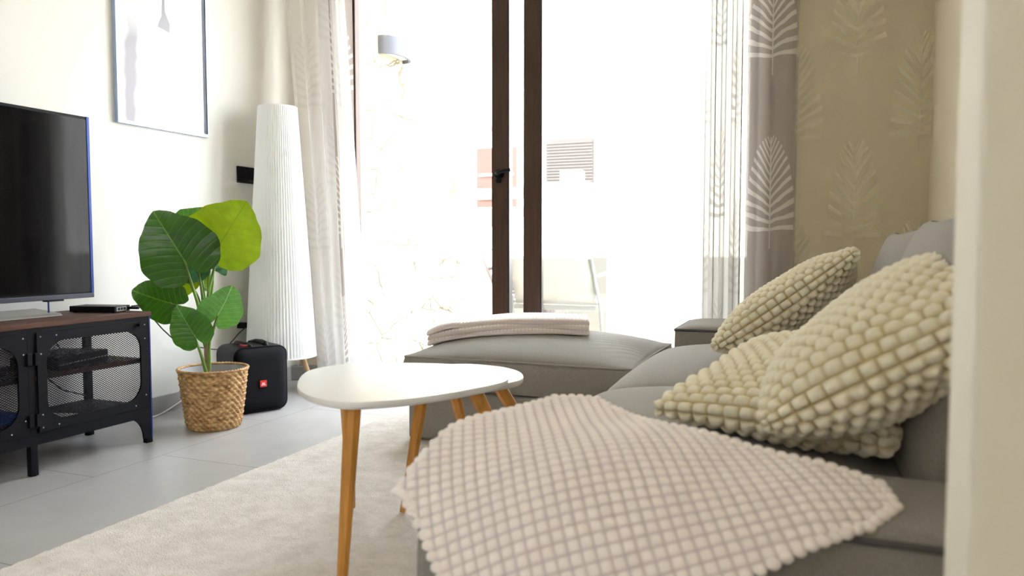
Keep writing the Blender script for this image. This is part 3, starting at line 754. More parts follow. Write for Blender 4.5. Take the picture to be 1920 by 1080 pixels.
# ---------------------------------------------------------------- framed picture
fy0, fy1, fz0 = on(215, 229, 0, XL).y, on(386, 260, 0, XL).y, 1.361
pic = thing('framed_picture', 'tall framed pale print hanging on the left wall above the plant', 'picture', (XL, (fy0 + fy1) / 2, fz0))
hw_ = (fy1 - fy0) / 2; fh = .78
e = MB(); fw = .016
e.box(.001, .022, -hw_, hw_, 0, fw); e.box(.001, .022, -hw_, hw_, fh - fw, fh); e.box(.001, .022, -hw_, -hw_ + fw, fw, fh - fw); e.box(.001, .022, hw_ - fw, hw_, fw, fh - fw)
e.build('frame', M['steel_blue'], pic, bevel=.001)
e = MB(); e.box(.0215, .0225, hw_ - fw, hw_ - fw * .5, fw, fh - fw); e.build('frame_lip', M['black_plastic'], pic)
def print_mat():
    m = mat('pale_print', (.6, .6, .6), .25, spec=.3); t = m.node_tree; b = t.nodes['Principled BSDF']; x = NX(t)
    c = t.nodes.new('ShaderNodeTexCoord'); s = t.nodes.new('ShaderNodeSeparateXYZ'); t.links.new(c.outputs['Object'], s.inputs[0])
    y, z = s.outputs[1], s.outputs[2]
    # soft grey column on the left of the print, fading outwards
    n = t.nodes.new('ShaderNodeTexNoise'); n.inputs['Scale'].default_value = 6; t.links.new(c.outputs['Object'], n.inputs['Vector'])
    yy = x.m('ADD', y, x.m('MULTIPLY', x.m('SUBTRACT', n.outputs[0], .5), .08))
    yc = x.m('ADD', yy, x.m('SUBTRACT', .20, x.m('MULTIPLY', z, .04)))
    band = x.m('MULTIPLY', x.m('MULTIPLY', x.m('SUBTRACT', .042, x.m('ABSOLUTE', yc)), 45, True), x.m('MULTIPLY', x.m('SUBTRACT', .52, z), 8, True))
    r = t.nodes.new('ShaderNodeMix'); r.data_type = 'RGBA'; r.inputs['A'].default_value = (.66, .65, .66, 1); r.inputs['B'].default_value = (.36, .345, .39, 1)
    t.links.new(band, r.inputs['Factor']); t.links.new(r.outputs['Result'], b.inputs['Base Color'])
    return m
e = MB(); e.box(.003, .012, -hw_ + fw, hw_ - fw, fw, fh - fw); pr_ = e.build('print', print_mat(), pic)
# small grey tower motif printed on the sheet
def pz(px, py): q = on(px, py, 0, XL + .0125); return (q.y - pic.location.y, q.z - fz0)
e = MB()
for poly in ([(304, 0), (308, 0), (309, 22), (318, 45), (318, 62), (296, 50), (297, 44), (303, 30)], ):
    pts = [pz(*p) for p in poly]; v0 = [(.0122, a, c) for a, c in pts]; v1 = [(.0126, a, c) for a, c in pts]; n_ = len(pts)
    e.add(v0 + v1, [tuple(range(n_)), tuple(reversed(range(n_, 2 * n_)))] + [(j, (j + 1) % n_, n_ + (j + 1) % n_, n_ + j) for j in range(n_)])
e.build('printed_motif', mat('grey_print_ink', (.22, .21, .23), .3), pr_)

# ---------------------------------------------------------------- wall switch
q0 = on(443, 311, 0, XL); q1 = on(443, 342, 0, XL)
sw = thing('switch_plate', 'black double switch plate on the left wall beside the floor lamp', 'light switch', (XL, q0.y, q1.z))
e = MB(); e.box(.0, .011, 0, .155, 0, q0.z - q1.z); e.build('plate', M['black_plastic'], sw, bevel=.002)
for k_ in (0, 1):
    e = MB(); e.box(.0105, .014, .016 + k_ * .068, .068 + k_ * .068, .02, .072); e.build('rocker', M['black_metal'], sw, bevel=.001)

# ---------------------------------------------------------------- floor lamp
LX, LY = -2.745, 3.43
lamp = thing('floor_lamp', 'tall white pleated paper floor lamp on short birch legs', 'floor lamp', (LX, LY, 0))
e = MB(); NP = 66; zs = np.linspace(.205, 1.555, 40)
e.lathe([(.187 - (.187 - .104) * ((z - .205) / 1.35) ** 1.05, float(z)) for z in zs], NP * 2, fr=lambda r, z, j, i: r * (1.0 if j % 2 else .945))
sh = e.build('lamp_shade', M['paper'], lamp)
sd = sh.modifiers.new('thick', 'SOLIDIFY'); sd.thickness = .001
e = MB(); e.lathe([(.1885, .200), (.1885, .207), (.178, .207), (.178, .200), (.1885, .200)], 64); e.build('bottom_ring', M['white_lac'], sh, smooth=True, angle=.6)
e = MB(); e.lathe([(.0002, 1.557), (.103, 1.557), (.104, 1.55), (.0002, 1.55)], 64); e.build('top_cap', M['paper'], sh, smooth=True, angle=.6)
for k_ in range(3):
    t = .33 + k_ * 2 * PI / 3
    e = MB(); e.tube([(math.cos(t) * .095, math.sin(t) * .095, .26), (math.cos(t) * .185, math.sin(t) * .185, .0)], .017, 12, .011); e.build('leg', M['birch'], lamp, smooth=True, angle=.7)
e = MB(); e.lathe([(.0002, .24), (.13, .24), (.13, .26), (.0002, .26)], 32); e.build('base_plate', M['white_lac'], lamp)
e = MB(); e.tube([(0, 0, .25), (0, 0, 1.54)], .008, 8); e.build('pole', M['silver'], lamp)
e = MB()
e.tube([(-.02, .02, .24), (.0, -.0, .12), (.05, -.03, .02), (.02, -.16, .006), (-.06, -.28, .006), (-.13, -.42, .006)], .0035, 6)
e.build('power_cord', M['cord_w'], lamp, smooth=True)

# power strip / white adapter behind the speaker
ad = thing('power_adapter', 'translucent grey adapter standing on the floor under the floor lamp', 'adapter', tuple(on(560, 712, 2, .0)), .3)
ad.location.z = 0
e = MB(); e.box(-.045, .045, -.02, .02, 0, .085); e.build('case', M['liner'], ad, bevel=.006)
e = MB(); e.tube([(0, 0, .084), (-.02, .0, .15), (-.05, .03, .19)], .0035, 6); e.build('lead', M['cord_w'], ad, smooth=True)

# ---------------------------------------------------------------- speaker
def rrect2(hw, hh, r, ns=6):
    pts = []
    for cx_, cz_, a0 in ((hw - r, hh - r, 0), (-hw + r, hh - r, 90), (-hw + r, -hh + r, 180), (hw - r, -hh + r, 270)):
        for q in range(ns + 1):
            t = math.radians(a0 + 90 * q / ns); pts.append((cx_ + r * math.cos(t), cz_ + r * math.sin(t)))
    return pts
spk = thing('speaker', 'black cube party speaker with a red badge beside the basket', 'speaker', (-2.60, 3.02, 0), math.radians(64))
# local: front faces -Y
W2, H2, D2 = .137, .160, .125
def shell(e, secs):
    base = len(e.v); k_ = None
    for (y, hw, hh, r) in secs:
        pts = rrect2(hw, hh, r); k_ = len(pts)
        for a, c in pts: e.v.append((a, y, c + .163))
    n_ = len(secs)
    for i in range(n_ - 1):
        for j in range(k_):
            q = (j + 1) % k_; e.f.append((base + i*k_ + j, base + i*k_ + q, base + (i+1)*k_ + q, base + (i+1)*k_ + j))
    e.f.append(tuple(base + j for j in range(k_))); e.f.append(tuple(base + (n_-1)*k_ + j for j in reversed(range(k_))))
e = MB(); shell(e, [(-D2 + .018, W2 - .002, H2 - .002, .045), (-D2 + .05, W2, H2, .045), (D2 - .03, W2, H2, .045), (D2, W2 - .02, H2 - .02, .035)]); e.build('cabinet', M['black_plastic'], spk, smooth=True, angle=.5)
e = MB(); shell(e, [(-D2 - .006, W2 - .055, H2 - .06, .03), (-D2 - .002, W2 - .03, H2 - .033, .035), (-D2 + .008, W2 - .012, H2 - .014, .04), (-D2 + .024, W2 - .004, H2 - .004, .043)]); gr_ = e.build('grille', M['black_cloth'], spk, smooth=True, angle=1.2)
bz = .163 - .02
e = MB(); e.box(-.0 - .017, .017, -D2 - .0095, -D2 - .0055, bz - .015, bz + .017); bd = e.build('badge', M['red'], gr_, bevel=.002)
def strokes(e, segs, x0, z0, s, y):
    for (a, c) in segs:
        A = Vector((x0 + a[0] * s, 0, z0 + a[1] * s)); B_ = Vector((x0 + c[0] * s, 0, z0 + c[1] * s)); d = (B_ - A).normalized(); n_ = Vector((-d.z, 0, d.x)) * .0011
        A -= d * .001; B_ += d * .001
        e.add([A - n_ + Vector((0, y, 0)), B_ - n_ + Vector((0, y, 0)), B_ + n_ + Vector((0, y, 0)), A + n_ + Vector((0, y, 0))] + [A - n_ + Vector((0, y + .0012, 0)), B_ - n_ + Vector((0, y + .0012, 0)), B_ + n_ + Vector((0, y + .0012, 0)), A + n_ + Vector((0, y + .0012, 0))], [(0,1,2,3),(7,6,5,4),(0,4,5,1),(1,5,6,2),(2,6,7,3),(3,7,4,0)])
e = MB()
strokes(e, [((.55, 1), (.55, .15)), ((.55, .15), (.3, 0)), ((.3, 0), (.05, .15))], -.0125, bz - .006, .0115, -D2 - .0104)
strokes(e, [((0, 0), (0, 1)), ((0, 1), (.45, .95)), ((.45, .95), (.45, .55)), ((.45, .55), (0, .5)), ((.45, .5), (.5, .1)), ((.5, .1), (0, 0))], -.0035, bz - .006, .0115, -D2 - .0104)
strokes(e, [((0, 1), (0, 0)), ((0, 0), (.5, 0))], .0055, bz - .006, .0115, -D2 - .0104)
e.build('lettering', M['white_ink'], bd)
# carry handle hollow on top: two raised ridges with a dip between, red accent
for s in (-1, 1):
    e = MB(); e.tube([(s * .035, -.085, .318), (s * .05, -.05, .328), (s * .055, .0, .331), (s * .05, .06, .328), (s * .03, .095, .318)], .012, 8); e.build('handle_ridge', M['black_plastic'], spk, smooth=True)
e = MB(); e.box(-.075, -.03, -.075, -.03, .321, .331); e.build('control_pad', M['red_light'], spk, bevel=.003)
for sx_ in (-1, 1):
    for sy_ in (-1, 1):
        e = MB(); e.box(sx_ * .085 - .02, sx_ * .085 + .02, sy_ * .07 - .02, sy_ * .07 + .02, 0, .006); e.build('foot', M['black_plastic'], spk)

# cords near the plant
pl_ = on(452, 610, 0, XL + .02)
sk = thing('wall_plug', 'black plug in the wall socket behind the plant', 'plug', tuple(pl_))
e = MB(); e.box(-.02, .03, -.018, .018, -.016, .016); e.build('plug_body', M['black_plastic'], sk, bevel=.005)
e = MB(); e.box(-.02, -.012, -.04, .04, -.04, .04); e.build('socket_plate', M['white_lac'], sk, bevel=.002)
e = MB()
P_ = [(XL + .05, pl_.y, pl_.z - .012), tuple(on(448, 625, 0, XL + .05)), tuple(on(430, 645, 0, XL + .08)), tuple(on(410, 655, 0, XL + .09)), tuple(on(380, 652, 0, XL + .08)), tuple(on(340, 645, 0, XL + .06)), tuple(on(310, 622, 0, XL + .05)), tuple(on(290, 600, 0, XL + .07)), tuple(on(270, 575, 0, XL + .18)), tuple(on(247, 574, 0, XL + .26))]
def smooth_path(P, k=6):
    P = [Vector(p) for p in P]; Q = []
    for i in range(len(P) - 1):
        p0, p1, p2, p3 = P[max(i-1, 0)], P[i], P[i+1], P[min(i+2, len(P)-1)]
        for j in range(k):
            t = j / k; Q.append(.5 * ((2*p1) + (p2-p0)*t + (2*p0-5*p1+4*p2-p3)*t*t + (3*p1-p0-3*p2+p3)*t**3))
    return Q + [P[-1]]
e.tube(smooth_path(P_), .0032, 6)
pc = e.build('power_cord', M['cord_b'], smooth=True, parent=box); pc.matrix_parent_inverse = (Matrix.Translation(box.location) @ Matrix.Rotation(ang, 4, 'Z')).inverted()
e = MB()
P_ = [(XL + .03, 2.62, .012), tuple(on(286, 782, 2, .006)), tuple(on(305, 774, 2, .006)), tuple(on(325, 762, 0, XL + .03)), tuple(on(345, 748, 0, XL + .025)), tuple(on(365, 735, 0, XL + .025))]
e.tube(smooth_path(P_), .0035, 6)
tag(e.build('cable', M['cord_w'], smooth=True), 'white cable running along the skirting between bench and basket', 'cable')

# ---------------------------------------------------------------- basket and plant
BC = Vector((-2.50, 2.655, 0)); R0, R1, BH = .112, .146, .262
bas = thing('basket', 'round woven brown basket holding the big-leaved plant', 'basket', tuple(BC))
NS, NR = 54, 19; n_ = NS * 6; kz = NR * 6
prof = []
for i in range(kz + 1):
    t = i / kz; prof.append((R0 + (R1 - R0) * t ** .85 - .01 * max(0, .06 - t) / .06, BH * t))
def weave(r, z, j, i):
    row = i / 6.0; th = j / 6.0 * PI
    return r + .0048 * math.sin(th + (PI if int(row) % 2 else 0)) * abs(math.sin(row * PI)) ** .6 + .0015 * math.sin(row * PI) - .001 - .009 * (1 - abs(math.sin(th / 2 + (PI / 2 if int(row + .5) % 2 else 0)))) ** 3 * abs(math.cos(row * PI)) ** 6
e = MB(); e.lathe(prof, n_, fr=weave)
e.build('weave', M['basket'], bas, smooth=True)
e = MB()
for k_ in range(2):
    pts = []
    for j in range(121):
        t = 2 * PI * j / 120; rr_ = R1 + .0035 * math.cos(t * 30 + k_ * PI)
        pts.append((rr_ * math.cos(t), rr_ * math.sin(t), BH + .002 + .003 * math.sin(t * 30 + k_ * PI)))
    e.tube(pts, .0045, 6, cap=False)
e.build('rim', M['basket'], bas, smooth=True)
e = MB(); e.lathe([(R1 - .006, BH - .002), (R1 - .022, BH - .04), (R0 - .014, .012), (.001, .012)], 48); e.build('liner', M['liner'], bas, smooth=True)

plant = thing('potted_plant', 'big-leaved green plant growing out of the woven basket', 'plant', (BC.x, BC.y, .014))
def L(p): return Vector(p) - plant.location
e = MB(); e.lathe([(.001, .0), (.085, .0), (.108, .195), (.102, .195), (.098, .17), (.001, .17)], 40); e.build('pot', M['liner'], plant, smooth=True, angle=.6)
e = MB(); e.lathe([(.001, .18), (.06, .178), (.100, .172)], 32); e.build('soil', M['soil'], plant, smooth=True)
TB = L(at(385, 693, 3.42)); TB.x = .0 + TB.x * .6
e = MB(); base_pt = Vector((TB.x, TB.y * .5, .172)); mid_pt = L(at(387, 655, 3.42)); top_pt = L(at(386, 628, 3.42))
e.tube(smooth_path([base_pt, TB, mid_pt, top_pt]), .014, 10, .008); e.build('trunk', M['trunk'], plant, smooth=True)
HT = [(0, 1.0), (12, .93), (25, .83), (40, .755), (55, .715), (70, .69), (90, .655), (110, .61), (130, .55), (150, .47), (163, .37), (172, .22), (180, .10)]
def heart(th):
    d = abs(math.degrees(th))
    for (a, ra), (c, rc) in zip(HT, HT[1:]):
        if a <= d <= c:
            t = (d - a) / (c - a); t = t * t * (3 - 2 * t) * .5 + t * .5; return ra + (rc - ra) * t
    return .1
def big_leaf(m, attach, tip, d_att, d_tip, width=1.0, cup=.12, droop=.1, roll=0.0, stem_from=None, bend=None, seed=0, label=None):
    A = L(at(*attach, d_att)); T = L(at(*tip, d_tip)); ax = (T - A); Ln = ax.length; ax.normalize()
    view = (L(CAM) - A).normalized(); side = ax.cross(view).normalized(); nrm = side.cross(ax).normalized()
    side = (Matrix.Rotation(roll, 3, ax) @ side); nrm = Matrix.Rotation(roll, 3, ax) @ nrm
    if nrm.dot(view) < 0: nrm = -nrm
    rg = random.Random(seed); NA, NRr = 72, 14; e = MB(); uv = []
    for i in range(NRr + 1):
        for j in range(NA):
            th = -PI + 2 * PI * j / NA; r = heart(th) * (i / NRr)
            if i == NRr: r *= 1 + .018 * math.sin(9 * th + seed)
            x = r * math.cos(th); y = r * math.sin(th) * width
            zc = cup * abs(y) * .9 - .55 * cup * y * y * 2 - droop * max(x, 0) ** 2 - droop * .6 * (x < 0) * x * x + .018 * math.sin(7 * x + 5 * y + seed) * (i / NRr) + .012 * math.sin(13 * th + seed) * (i / NRr) ** 3
            p = A + ax * (x * Ln) + side * (y * Ln) + nrm * (zc * Ln); e.v.append(tuple(p)); uv.append((x, y))
    for i in range(NRr):
        for j in range(NA):
            q = (j + 1) % NA; e.f.append((i*NA + j, i*NA + q, (i+1)*NA + q, (i+1)*NA + j))
    e.uv = uv
    lf = e.build('leaf', m, plant, smooth=True)
    if label: lf['label'] = label
    if stem_from is not None:
        S = stem_from; B_ = Vector(bend) if bend is not None else (S + A) / 2 + Vector((0, 0, .04))
        f = MB(); f.tube(smooth_path([S, S.lerp(B_, .5), B_, B_.lerp(A, .55), A], 5), .0085, 8, .0045); f.build('stem', M['stem'], plant, smooth=True)
    return lf
S0 = base_pt + Vector((0, 0, .01)); S1 = mid_pt; S2 = top_pt
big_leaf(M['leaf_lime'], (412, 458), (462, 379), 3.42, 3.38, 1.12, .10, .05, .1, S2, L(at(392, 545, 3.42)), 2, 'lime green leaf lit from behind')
big_leaf(M['leaf_dark'], (345, 487), (287, 398), 3.30, 3.22, 1.08, .14, .10, -.1, S2, L(at(368, 560, 3.36)), 1, 'largest dark green leaf')
big_leaf(M['leaf_mid'], (385, 425), (325, 400), 3.50, 3.50, .8, .1, .05, .2, S2, L(at(392, 520, 3.46)), 5)
big_leaf(M['leaf_dark'], (318, 568), (240, 546), 3.36, 3.34, .82, .08, .22, -.25, S1, L(at(368, 585, 3.40)), 3)
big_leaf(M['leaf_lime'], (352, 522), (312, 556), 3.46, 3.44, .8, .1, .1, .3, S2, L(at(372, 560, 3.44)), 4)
big_leaf(M['leaf_blue'], (372, 500), (338, 528), 3.44, 3.42, .9, .1, .1, .2, S2, L(at(380, 560, 3.44)), 6)
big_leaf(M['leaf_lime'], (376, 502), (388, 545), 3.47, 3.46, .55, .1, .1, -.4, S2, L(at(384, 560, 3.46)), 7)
big_leaf(M['leaf_blue'], (402, 488), (424, 512), 3.47, 3.44, .75, .1, .2, -.6, S2, L(at(398, 540, 3.46)), 8)
big_leaf(M['leaf_mid'], (364, 628), (330, 575), 3.28, 3.24, .92, .12, .12, -.25, S0, L(at(378, 668, 3.34)), 9)
big_leaf(M['leaf_lime'], (424, 575), (440, 538), 3.50, 3.50, .75, .1, .1, .5, S1, L(at(405, 605, 3.46)), 10)
big_leaf(M['leaf_pale'], (408, 592), (437, 541), 3.36, 3.30, .92, .16, .14, .35, S0, L(at(393, 640, 3.40)), 11, 'pale glossy leaf')

# ---------------------------------------------------------------- coffee tables
def table(name, label, outline_px, zt, feet, tops, depth_=.018, loc=None):
    pts = [on(px, py, 2, zt) for px, py in outline_px]
    c = sum(pts, Vector()) / len(pts)
    t = thing(name, label, 'coffee table', (c.x, c.y, RZ + .0005), 0, 'nested coffee tables')
    sp = [Vector((p.x - c.x, p.y - c.y, 0)) for p in pts]
    # closed smooth outline
    Q = []; n_ = len(sp)
    for i in range(n_):
        p0, p1, p2, p3 = sp[i-1], sp[i], sp[(i+1) % n_], sp[(i+2) % n_]
        for j in range(8):
            u = j / 8; Q.append(.5 * ((2*p1) + (p2-p0)*u + (2*p0-5*p1+4*p2-p3)*u*u + (3*p1-p0-3*p2+p3)*u**3))
    z1 = zt - RZ - .0005; k_ = len(Q)
    e = MB()
    prof = ((.972, z1 - depth_), (.993, z1 - depth_ * .75), (1.0, z1 - depth_ * .45), (1.0, z1 - depth_ * .3), (.997, z1 - .0005), (.99, z1))
    for s, z in prof:
        for q in Q: e.v.append((q.x * s, q.y * s, z))
    for i in range(len(prof) - 1):
        for j in range(k_):
            q = (j + 1) % k_; e.f.append((i*k_ + j, i*k_ + q, (i+1)*k_ + q, (i+1)*k_ + j))
    e.f.append(tuple(reversed(range(k_)))); e.f.append(tuple((len(prof) - 1) * k_ + j for j in range(k_)))
    e.build('tabletop', M['white_lac'], t, smooth=True, angle=.5)
    for (fx, fy), (tx, ty) in zip(feet, tops):
        A = Vector((fx - c.x, fy - c.y, 0)); B_ = Vector((tx - c.x, ty - c.y, z1 - depth_))
        e = MB(); e.tube([A, A.lerp(B_, .5), B_], .0125, 8, .0205); e.build('leg', M['oak'], t)
    return t
zt1, zt2 = .465, .425
o1 = [(557, 722), (566, 703), (590, 691), (640, 683), (700, 680), (770, 680), (840, 682), (895, 687), (935, 696), (952, 706), (948, 714), (920, 722), (840, 737), (760, 748), (690, 753.5), (640, 754), (598, 747), (567, 736)]
def up(px, py, z): q = on(px, py, 2, z); return (q.x, q.y)
footA = on(631, 1085, 2, .02)
z_leg = zt1 - .018
fA = (-1.01, 1.46)
tA = up(662, 772, z_leg + .02)
table('coffee_table', 'taller white coffee table, its rounded top overlapping the lower one', o1, zt1,
      [fA, up(659, 950, .014), (-.70, 1.98)],
      [(on(662, 762, 1, 1.50).x, 1.50), up(650, 722, z_leg), up(885, 722, z_leg)])
o2 = [(700, 712), (730, 696), (800, 686), (870, 682), (930, 686), (968, 694), (981, 704), (975, 712), (940, 720), (880, 728), (800, 735), (730, 728)]
table('coffee_table', 'lower white coffee table tucked beneath the taller one', o2, zt2,
      [up(757, 960, .014), (-.745, 2.32), (-1.09, 2.38)],
      [up(797, 712, zt2 - .018), up(930, 715, zt2 - .018), up(842, 700, zt2 - .018)])

# ---------------------------------------------------------------- ottoman
def cushion_mb(x0, x1, y0, y1, z0, z1, crown, nx=60, ny=60, pinch=.0, wr=0, seed=0, side=.008, p=2.6, ex=.55):
    """closed cushion: flat bottom, side band, crowned top"""
    e = MB(); rs = np.random.RandomState(seed)
    S = np.linspace(-1, 1, nx); T = np.linspace(-1, 1, ny)
    def sig(a): return np.sign(a) * (1 - (1 - np.abs(a)) ** 1.25)
    S = sig(S); T = sig(T)
    s, t = np.meshgrid(S, T, indexing='ij')
    cx_, cy_, hx, hy = (x0 + x1) / 2, (y0 + y1) / 2, (x1 - x0) / 2, (y1 - y0) / 2
    f = (np.clip(1 - np.abs(s) ** p, 0, 1) * np.clip(1 - np.abs(t) ** p, 0, 1)) ** ex
    X_ = cx_ + hx * s * (1 - pinch * (1 - t * t)); Y_ = cy_ + hy * t * (1 - pinch * (1 - s * s))
    Z_ = z1 + crown * f
    if wr:
        cr_ = np.exp(-((s - 1) ** 2 + (t + .0) ** 2 * .35) / .12)
        ang_ = np.arctan2(t - 0.2, s - 1.6)
        Z_ += wr * np.sin(ang_ * 55 + 1.2 * np.sin(s * 9)) * cr_ * f ** .5
        Z_ += wr * .5 * np.sin(s * 3 + 2 * t) * np.sin(2.3 * t) * f
    n0 = len(e.v)
    g_ = grid_mb(np.stack([X_, Y_, Z_], 2)); e.add(g_.v, g_.f)
    # side and bottom
    ring = [(i, 0) for i in range(nx)] + [(nx - 1, j) for j in range(1, ny)] + [(i, ny - 1) for i in range(nx - 2, -1, -1)] + [(0, j) for j in range(ny - 2, 0, -1)]
    m_ = len(ring); idx = [i * ny + j for i, j in ring]
    prev = idx
    for q in range(1, 7):
        u = q / 6; bul = side * math.sin(PI * u)
        cur = []
        for i, j in ring:
            xx, yy = X_[i, j], Y_[i, j]; dx = (xx - cx_) / hx; dy = (yy - cy_) / hy
            cur.append(len(e.v)); e.v.append((xx + dx * bul, yy + dy * bul, z1 + (z0 - z1) * u))
        for a in range(m_):
            c_ = (a + 1) % m_; e.f.append((prev[a], prev[c_], cur[c_], cur[a]))
        prev = cur
    e.f.append(tuple(prev))
    top = [e.v[i] for i in idx]
    return e, top

OX0, OX1, OY0, OY1 = -1.565, -.628, 2.73, 3.52
ott = thing('ottoman', 'large grey upholstered ottoman in front of the glass door', 'ottoman', ((OX0 + OX1) / 2, (OY0 + OY1) / 2, RZ))
def lo(o, mb):
    c = o.location; mb.v = [(a - c.x, b_ - c.y, d - c.z) for a, b_, d in mb.v]; return mb
def piping(o, top, parent, r=.0055):
    e = MB(); P = top + [top[0], top[1]]; e.tube([Vector(p) for p in P], r, 6, cap=False); lo(o, e); return e.build('piping', M['sofa'], parent, smooth=True)
e = MB(); e.box(OX0 + .006, OX1 - .006, OY0 + .008, OY1 - .006, RZ + .004, .225); lo(ott, e); e.build('base', M['sofa'], ott, bevel=.012, seg=3)
e, top = cushion_mb(OX0, OX1, OY0, OY1, .232, .357, .082, 90, 90, .012, .004, 3, .012, 2.3); lo(ott, e); cu = e.build('cushion', M['sofa'], ott, smooth=True, angle=.9); piping(ott, top, cu)

# ---------------------------------------------------------------- sofa
SX0, SX1, SY0, SY1 = -.585, .41, 1.06, 3.56
sofa = thing('sofa', 'long grey fabric sofa with low square arms against the right wall', 'sofa', ((SX0 + SX1) / 2, (SY0 + SY1) / 2, .0))
e = MB(); e.box(SX0 + .03, SX1, SY0 + .2, SY1 - .18, .04, .24); lo(sofa, e); e.build('base', M['sofa'], sofa, bevel=.012)
e = MB(); e.box(.30, SX1, SY0 + .02, SY1 - .02, .24, .72); lo(sofa, e); e.build('backrest', M['sofa'], sofa, bevel=.04, seg=4)
AN = SY0 + .26; AF = SY1 - .30
def arm(y0, y1, x0, z1, up_=.022):
    e, top = cushion_mb(x0, SX1 - .01, y0, y1, .04, z1 - .022, .024, 60, 30, 0, 0, 1, .003, 9.0); lo(sofa, e)
    a = e.build('armrest', M['sofa'], sofa, smooth=True, angle=.7); p_ = piping(sofa, top, a, .006); p_.data.materials[0] = M['piping']
arm(SY0, AN, SX0, .455)
arm(AF, SY1 + .10, SX0 + .02, .475)
ym = 2.26
for (a, c, sd_) in ((AN + .004, ym - .002, 5), (ym + .002, AF - .004, 6)):
    e, top = cushion_mb(SX0 - .022, .30, a, c, .245, .352, .098, 70, 70, .012, .003, sd_, .03, 2.0, .36); lo(sofa, e)
    s_ = e.build('seat_cushion', M['sofa'], sofa, smooth=True, angle=.9); piping(sofa, top, s_)
for sx_ in (SX0 + .06, SX1 - .06):
    for yy in (SY0 + .07, SY1 - .07):
        e = MB(); e.box(sx_ - .025, sx_ + .025, yy - .025, yy + .025, 0, .041); lo(sofa, e); e.build('foot', M['black_plastic'], sofa)

tuft = []
def pillow_grid(a, bq, T, n, m_, cell=None, amp=0, edge=.08, sharp=.42, stagger=True, puff=None, seed=0):
    """returns (front, back) arrays, with bobbles pushed out along the surface normal"""
    s, t = np.meshgrid(np.sin(np.linspace(-1, 1, n) * PI / 2), np.sin(np.linspace(-1, 1, m_) * PI / 2), indexing='ij')
    f = (np.clip(1 - s ** 2, 0, 1) * np.clip(1 - t ** 2, 0, 1)) ** sharp
    X_ = a * s * (1 - edge * (1 - t * t)); Y_ = bq * t * (1 - edge * (1 - s * s))
    out = []; tuft.clear()
    rs = np.random.RandomState(seed); w1, w2 = rs.rand(2) * 6
    for sg in (1, -1):
        Z_ = sg * T * f * (1 + .10 * np.sin(3.1 * s + w1) * np.sin(2.7 * t + w2))
        P = np.stack([X_, Y_, Z_], 2)
        if cell:
            N = normals(P)
            if N[n // 2, m_ // 2, 2] * sg < 0: N = -N
            cu, cv = cell
            P0 = np.stack([X_, Y_, T * f], 2)
            a0 = np.linalg.norm(np.diff(P0[:, m_ // 2 - m_ // 6], axis=0), axis=1); a1 = np.linalg.norm(np.diff(P0[n // 2 - n // 6], axis=0), axis=1)
            a0 = np.concatenate([[0], np.cumsum(a0)]); a1 = np.concatenate([[0], np.cumsum(a1)])
            U = (a0 / a0[-1] * round(a0[-1] / cu))[:, None] + 0 * t; V = (a1 / a1[-1] * round(a1[-1] / cv))[None, :] + 0 * s
            if stagger: U = U + .5 * (np.floor(V) % 2)
            fu = ((U % 1) * 2 - 1) / .94; fv = ((V % 1) * 2 - 1) / .94
            jit = .8 + .4 * np.abs(np.sin(np.floor(U) * 12.9898 + np.floor(V) * 78.233 + seed))
            h_ = amp * jit * (np.clip(1 - fu ** 2, 0, 1) * np.clip(1 - fv ** 2, 0, 1)) ** .5
            P = P + N * h_[..., None]
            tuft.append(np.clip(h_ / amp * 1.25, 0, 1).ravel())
        out.append(P)
    return out

def knit_pillow(label, Mx, a, bq, T, cell, amp, seed=0, m=None, bendf=None, spc=7, sharp=.42, edge=.08):
    n = int(2.9 * a / cell[0] * spc) + 1; k_ = int(2.9 * bq / cell[1] * spc) + 1
    F_, B_ = pillow_grid(a, bq, T, n, k_, cell, amp, seed=seed, sharp=sharp, edge=edge)
    e = MB()
    for P in (F_, B_):
        if bendf is not None: P = bendf(P)
        q = P.reshape(-1, 3)
        g_ = MB(); g_ = grid_mb(P); e.add(g_.v, g_.f)
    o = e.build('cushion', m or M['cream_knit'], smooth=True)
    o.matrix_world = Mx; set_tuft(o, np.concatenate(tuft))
    return tag(o, label, 'cushion', 'cream bobble-knit cushions on the sofa')

def frame(c, xa, ya):
    """matrix with local x along xa, local y roughly along ya"""
    xa = Vector(xa).normalized(); ya = Vector(ya); z = xa.cross(ya).normalized(); ya = z.cross(xa)
    m_ = Matrix((xa, ya, z)).transposed().to_4x4(); m_.translation = Vector(c); return m_

# grey back cushions: two, leaning on the backrest
for k_, (yc, zc_, hwid_) in enumerate(((1.72, .625, .40), (2.62, .61, .47))):
    Pf, Pb = pillow_grid(hwid_, .245, .085, 50, 40, edge=.04, sharp=.3, seed=k_ + 3)
    e = MB()
    for P in (Pf, Pb): g_ = grid_mb(P); e.add(g_.v, g_.f)
    o = e.build('back_cushion', M['sofa'], sofa, smooth=True)
    o.matrix_local = Matrix.Translation(-sofa.location) @ frame((.215, yc, zc_), (0, 1, 0), (.15, 0, 1))
    ed = MB(); n_ = Pf.shape[0]; k2 = Pf.shape[1]
    rg_ = [tuple(Pf[i, 0]) for i in range(n_)] + [tuple(Pf[-1, j]) for j in range(1, k2)] + [tuple(Pf[i, -1]) for i in range(n_ - 2, -1, -1)] + [tuple(Pf[0, j]) for j in range(k2 - 2, -1, -1)]
    ed.tube([Vector(q) for q in rg_], .0035, 6, cap=False); p_ = ed.build('piping', M['piping'], o, smooth=True)

CELL = (.031, .0215)
# far knit pillow
c1 = (-.10, 2.70, .60)
knit_pillow('cream bobble-knit cushion nearest the far arm of the sofa', frame(c1, (.80, .10, .60), (.10, 1, -.12)), .25, .23, .085, CELL, .014, 1)
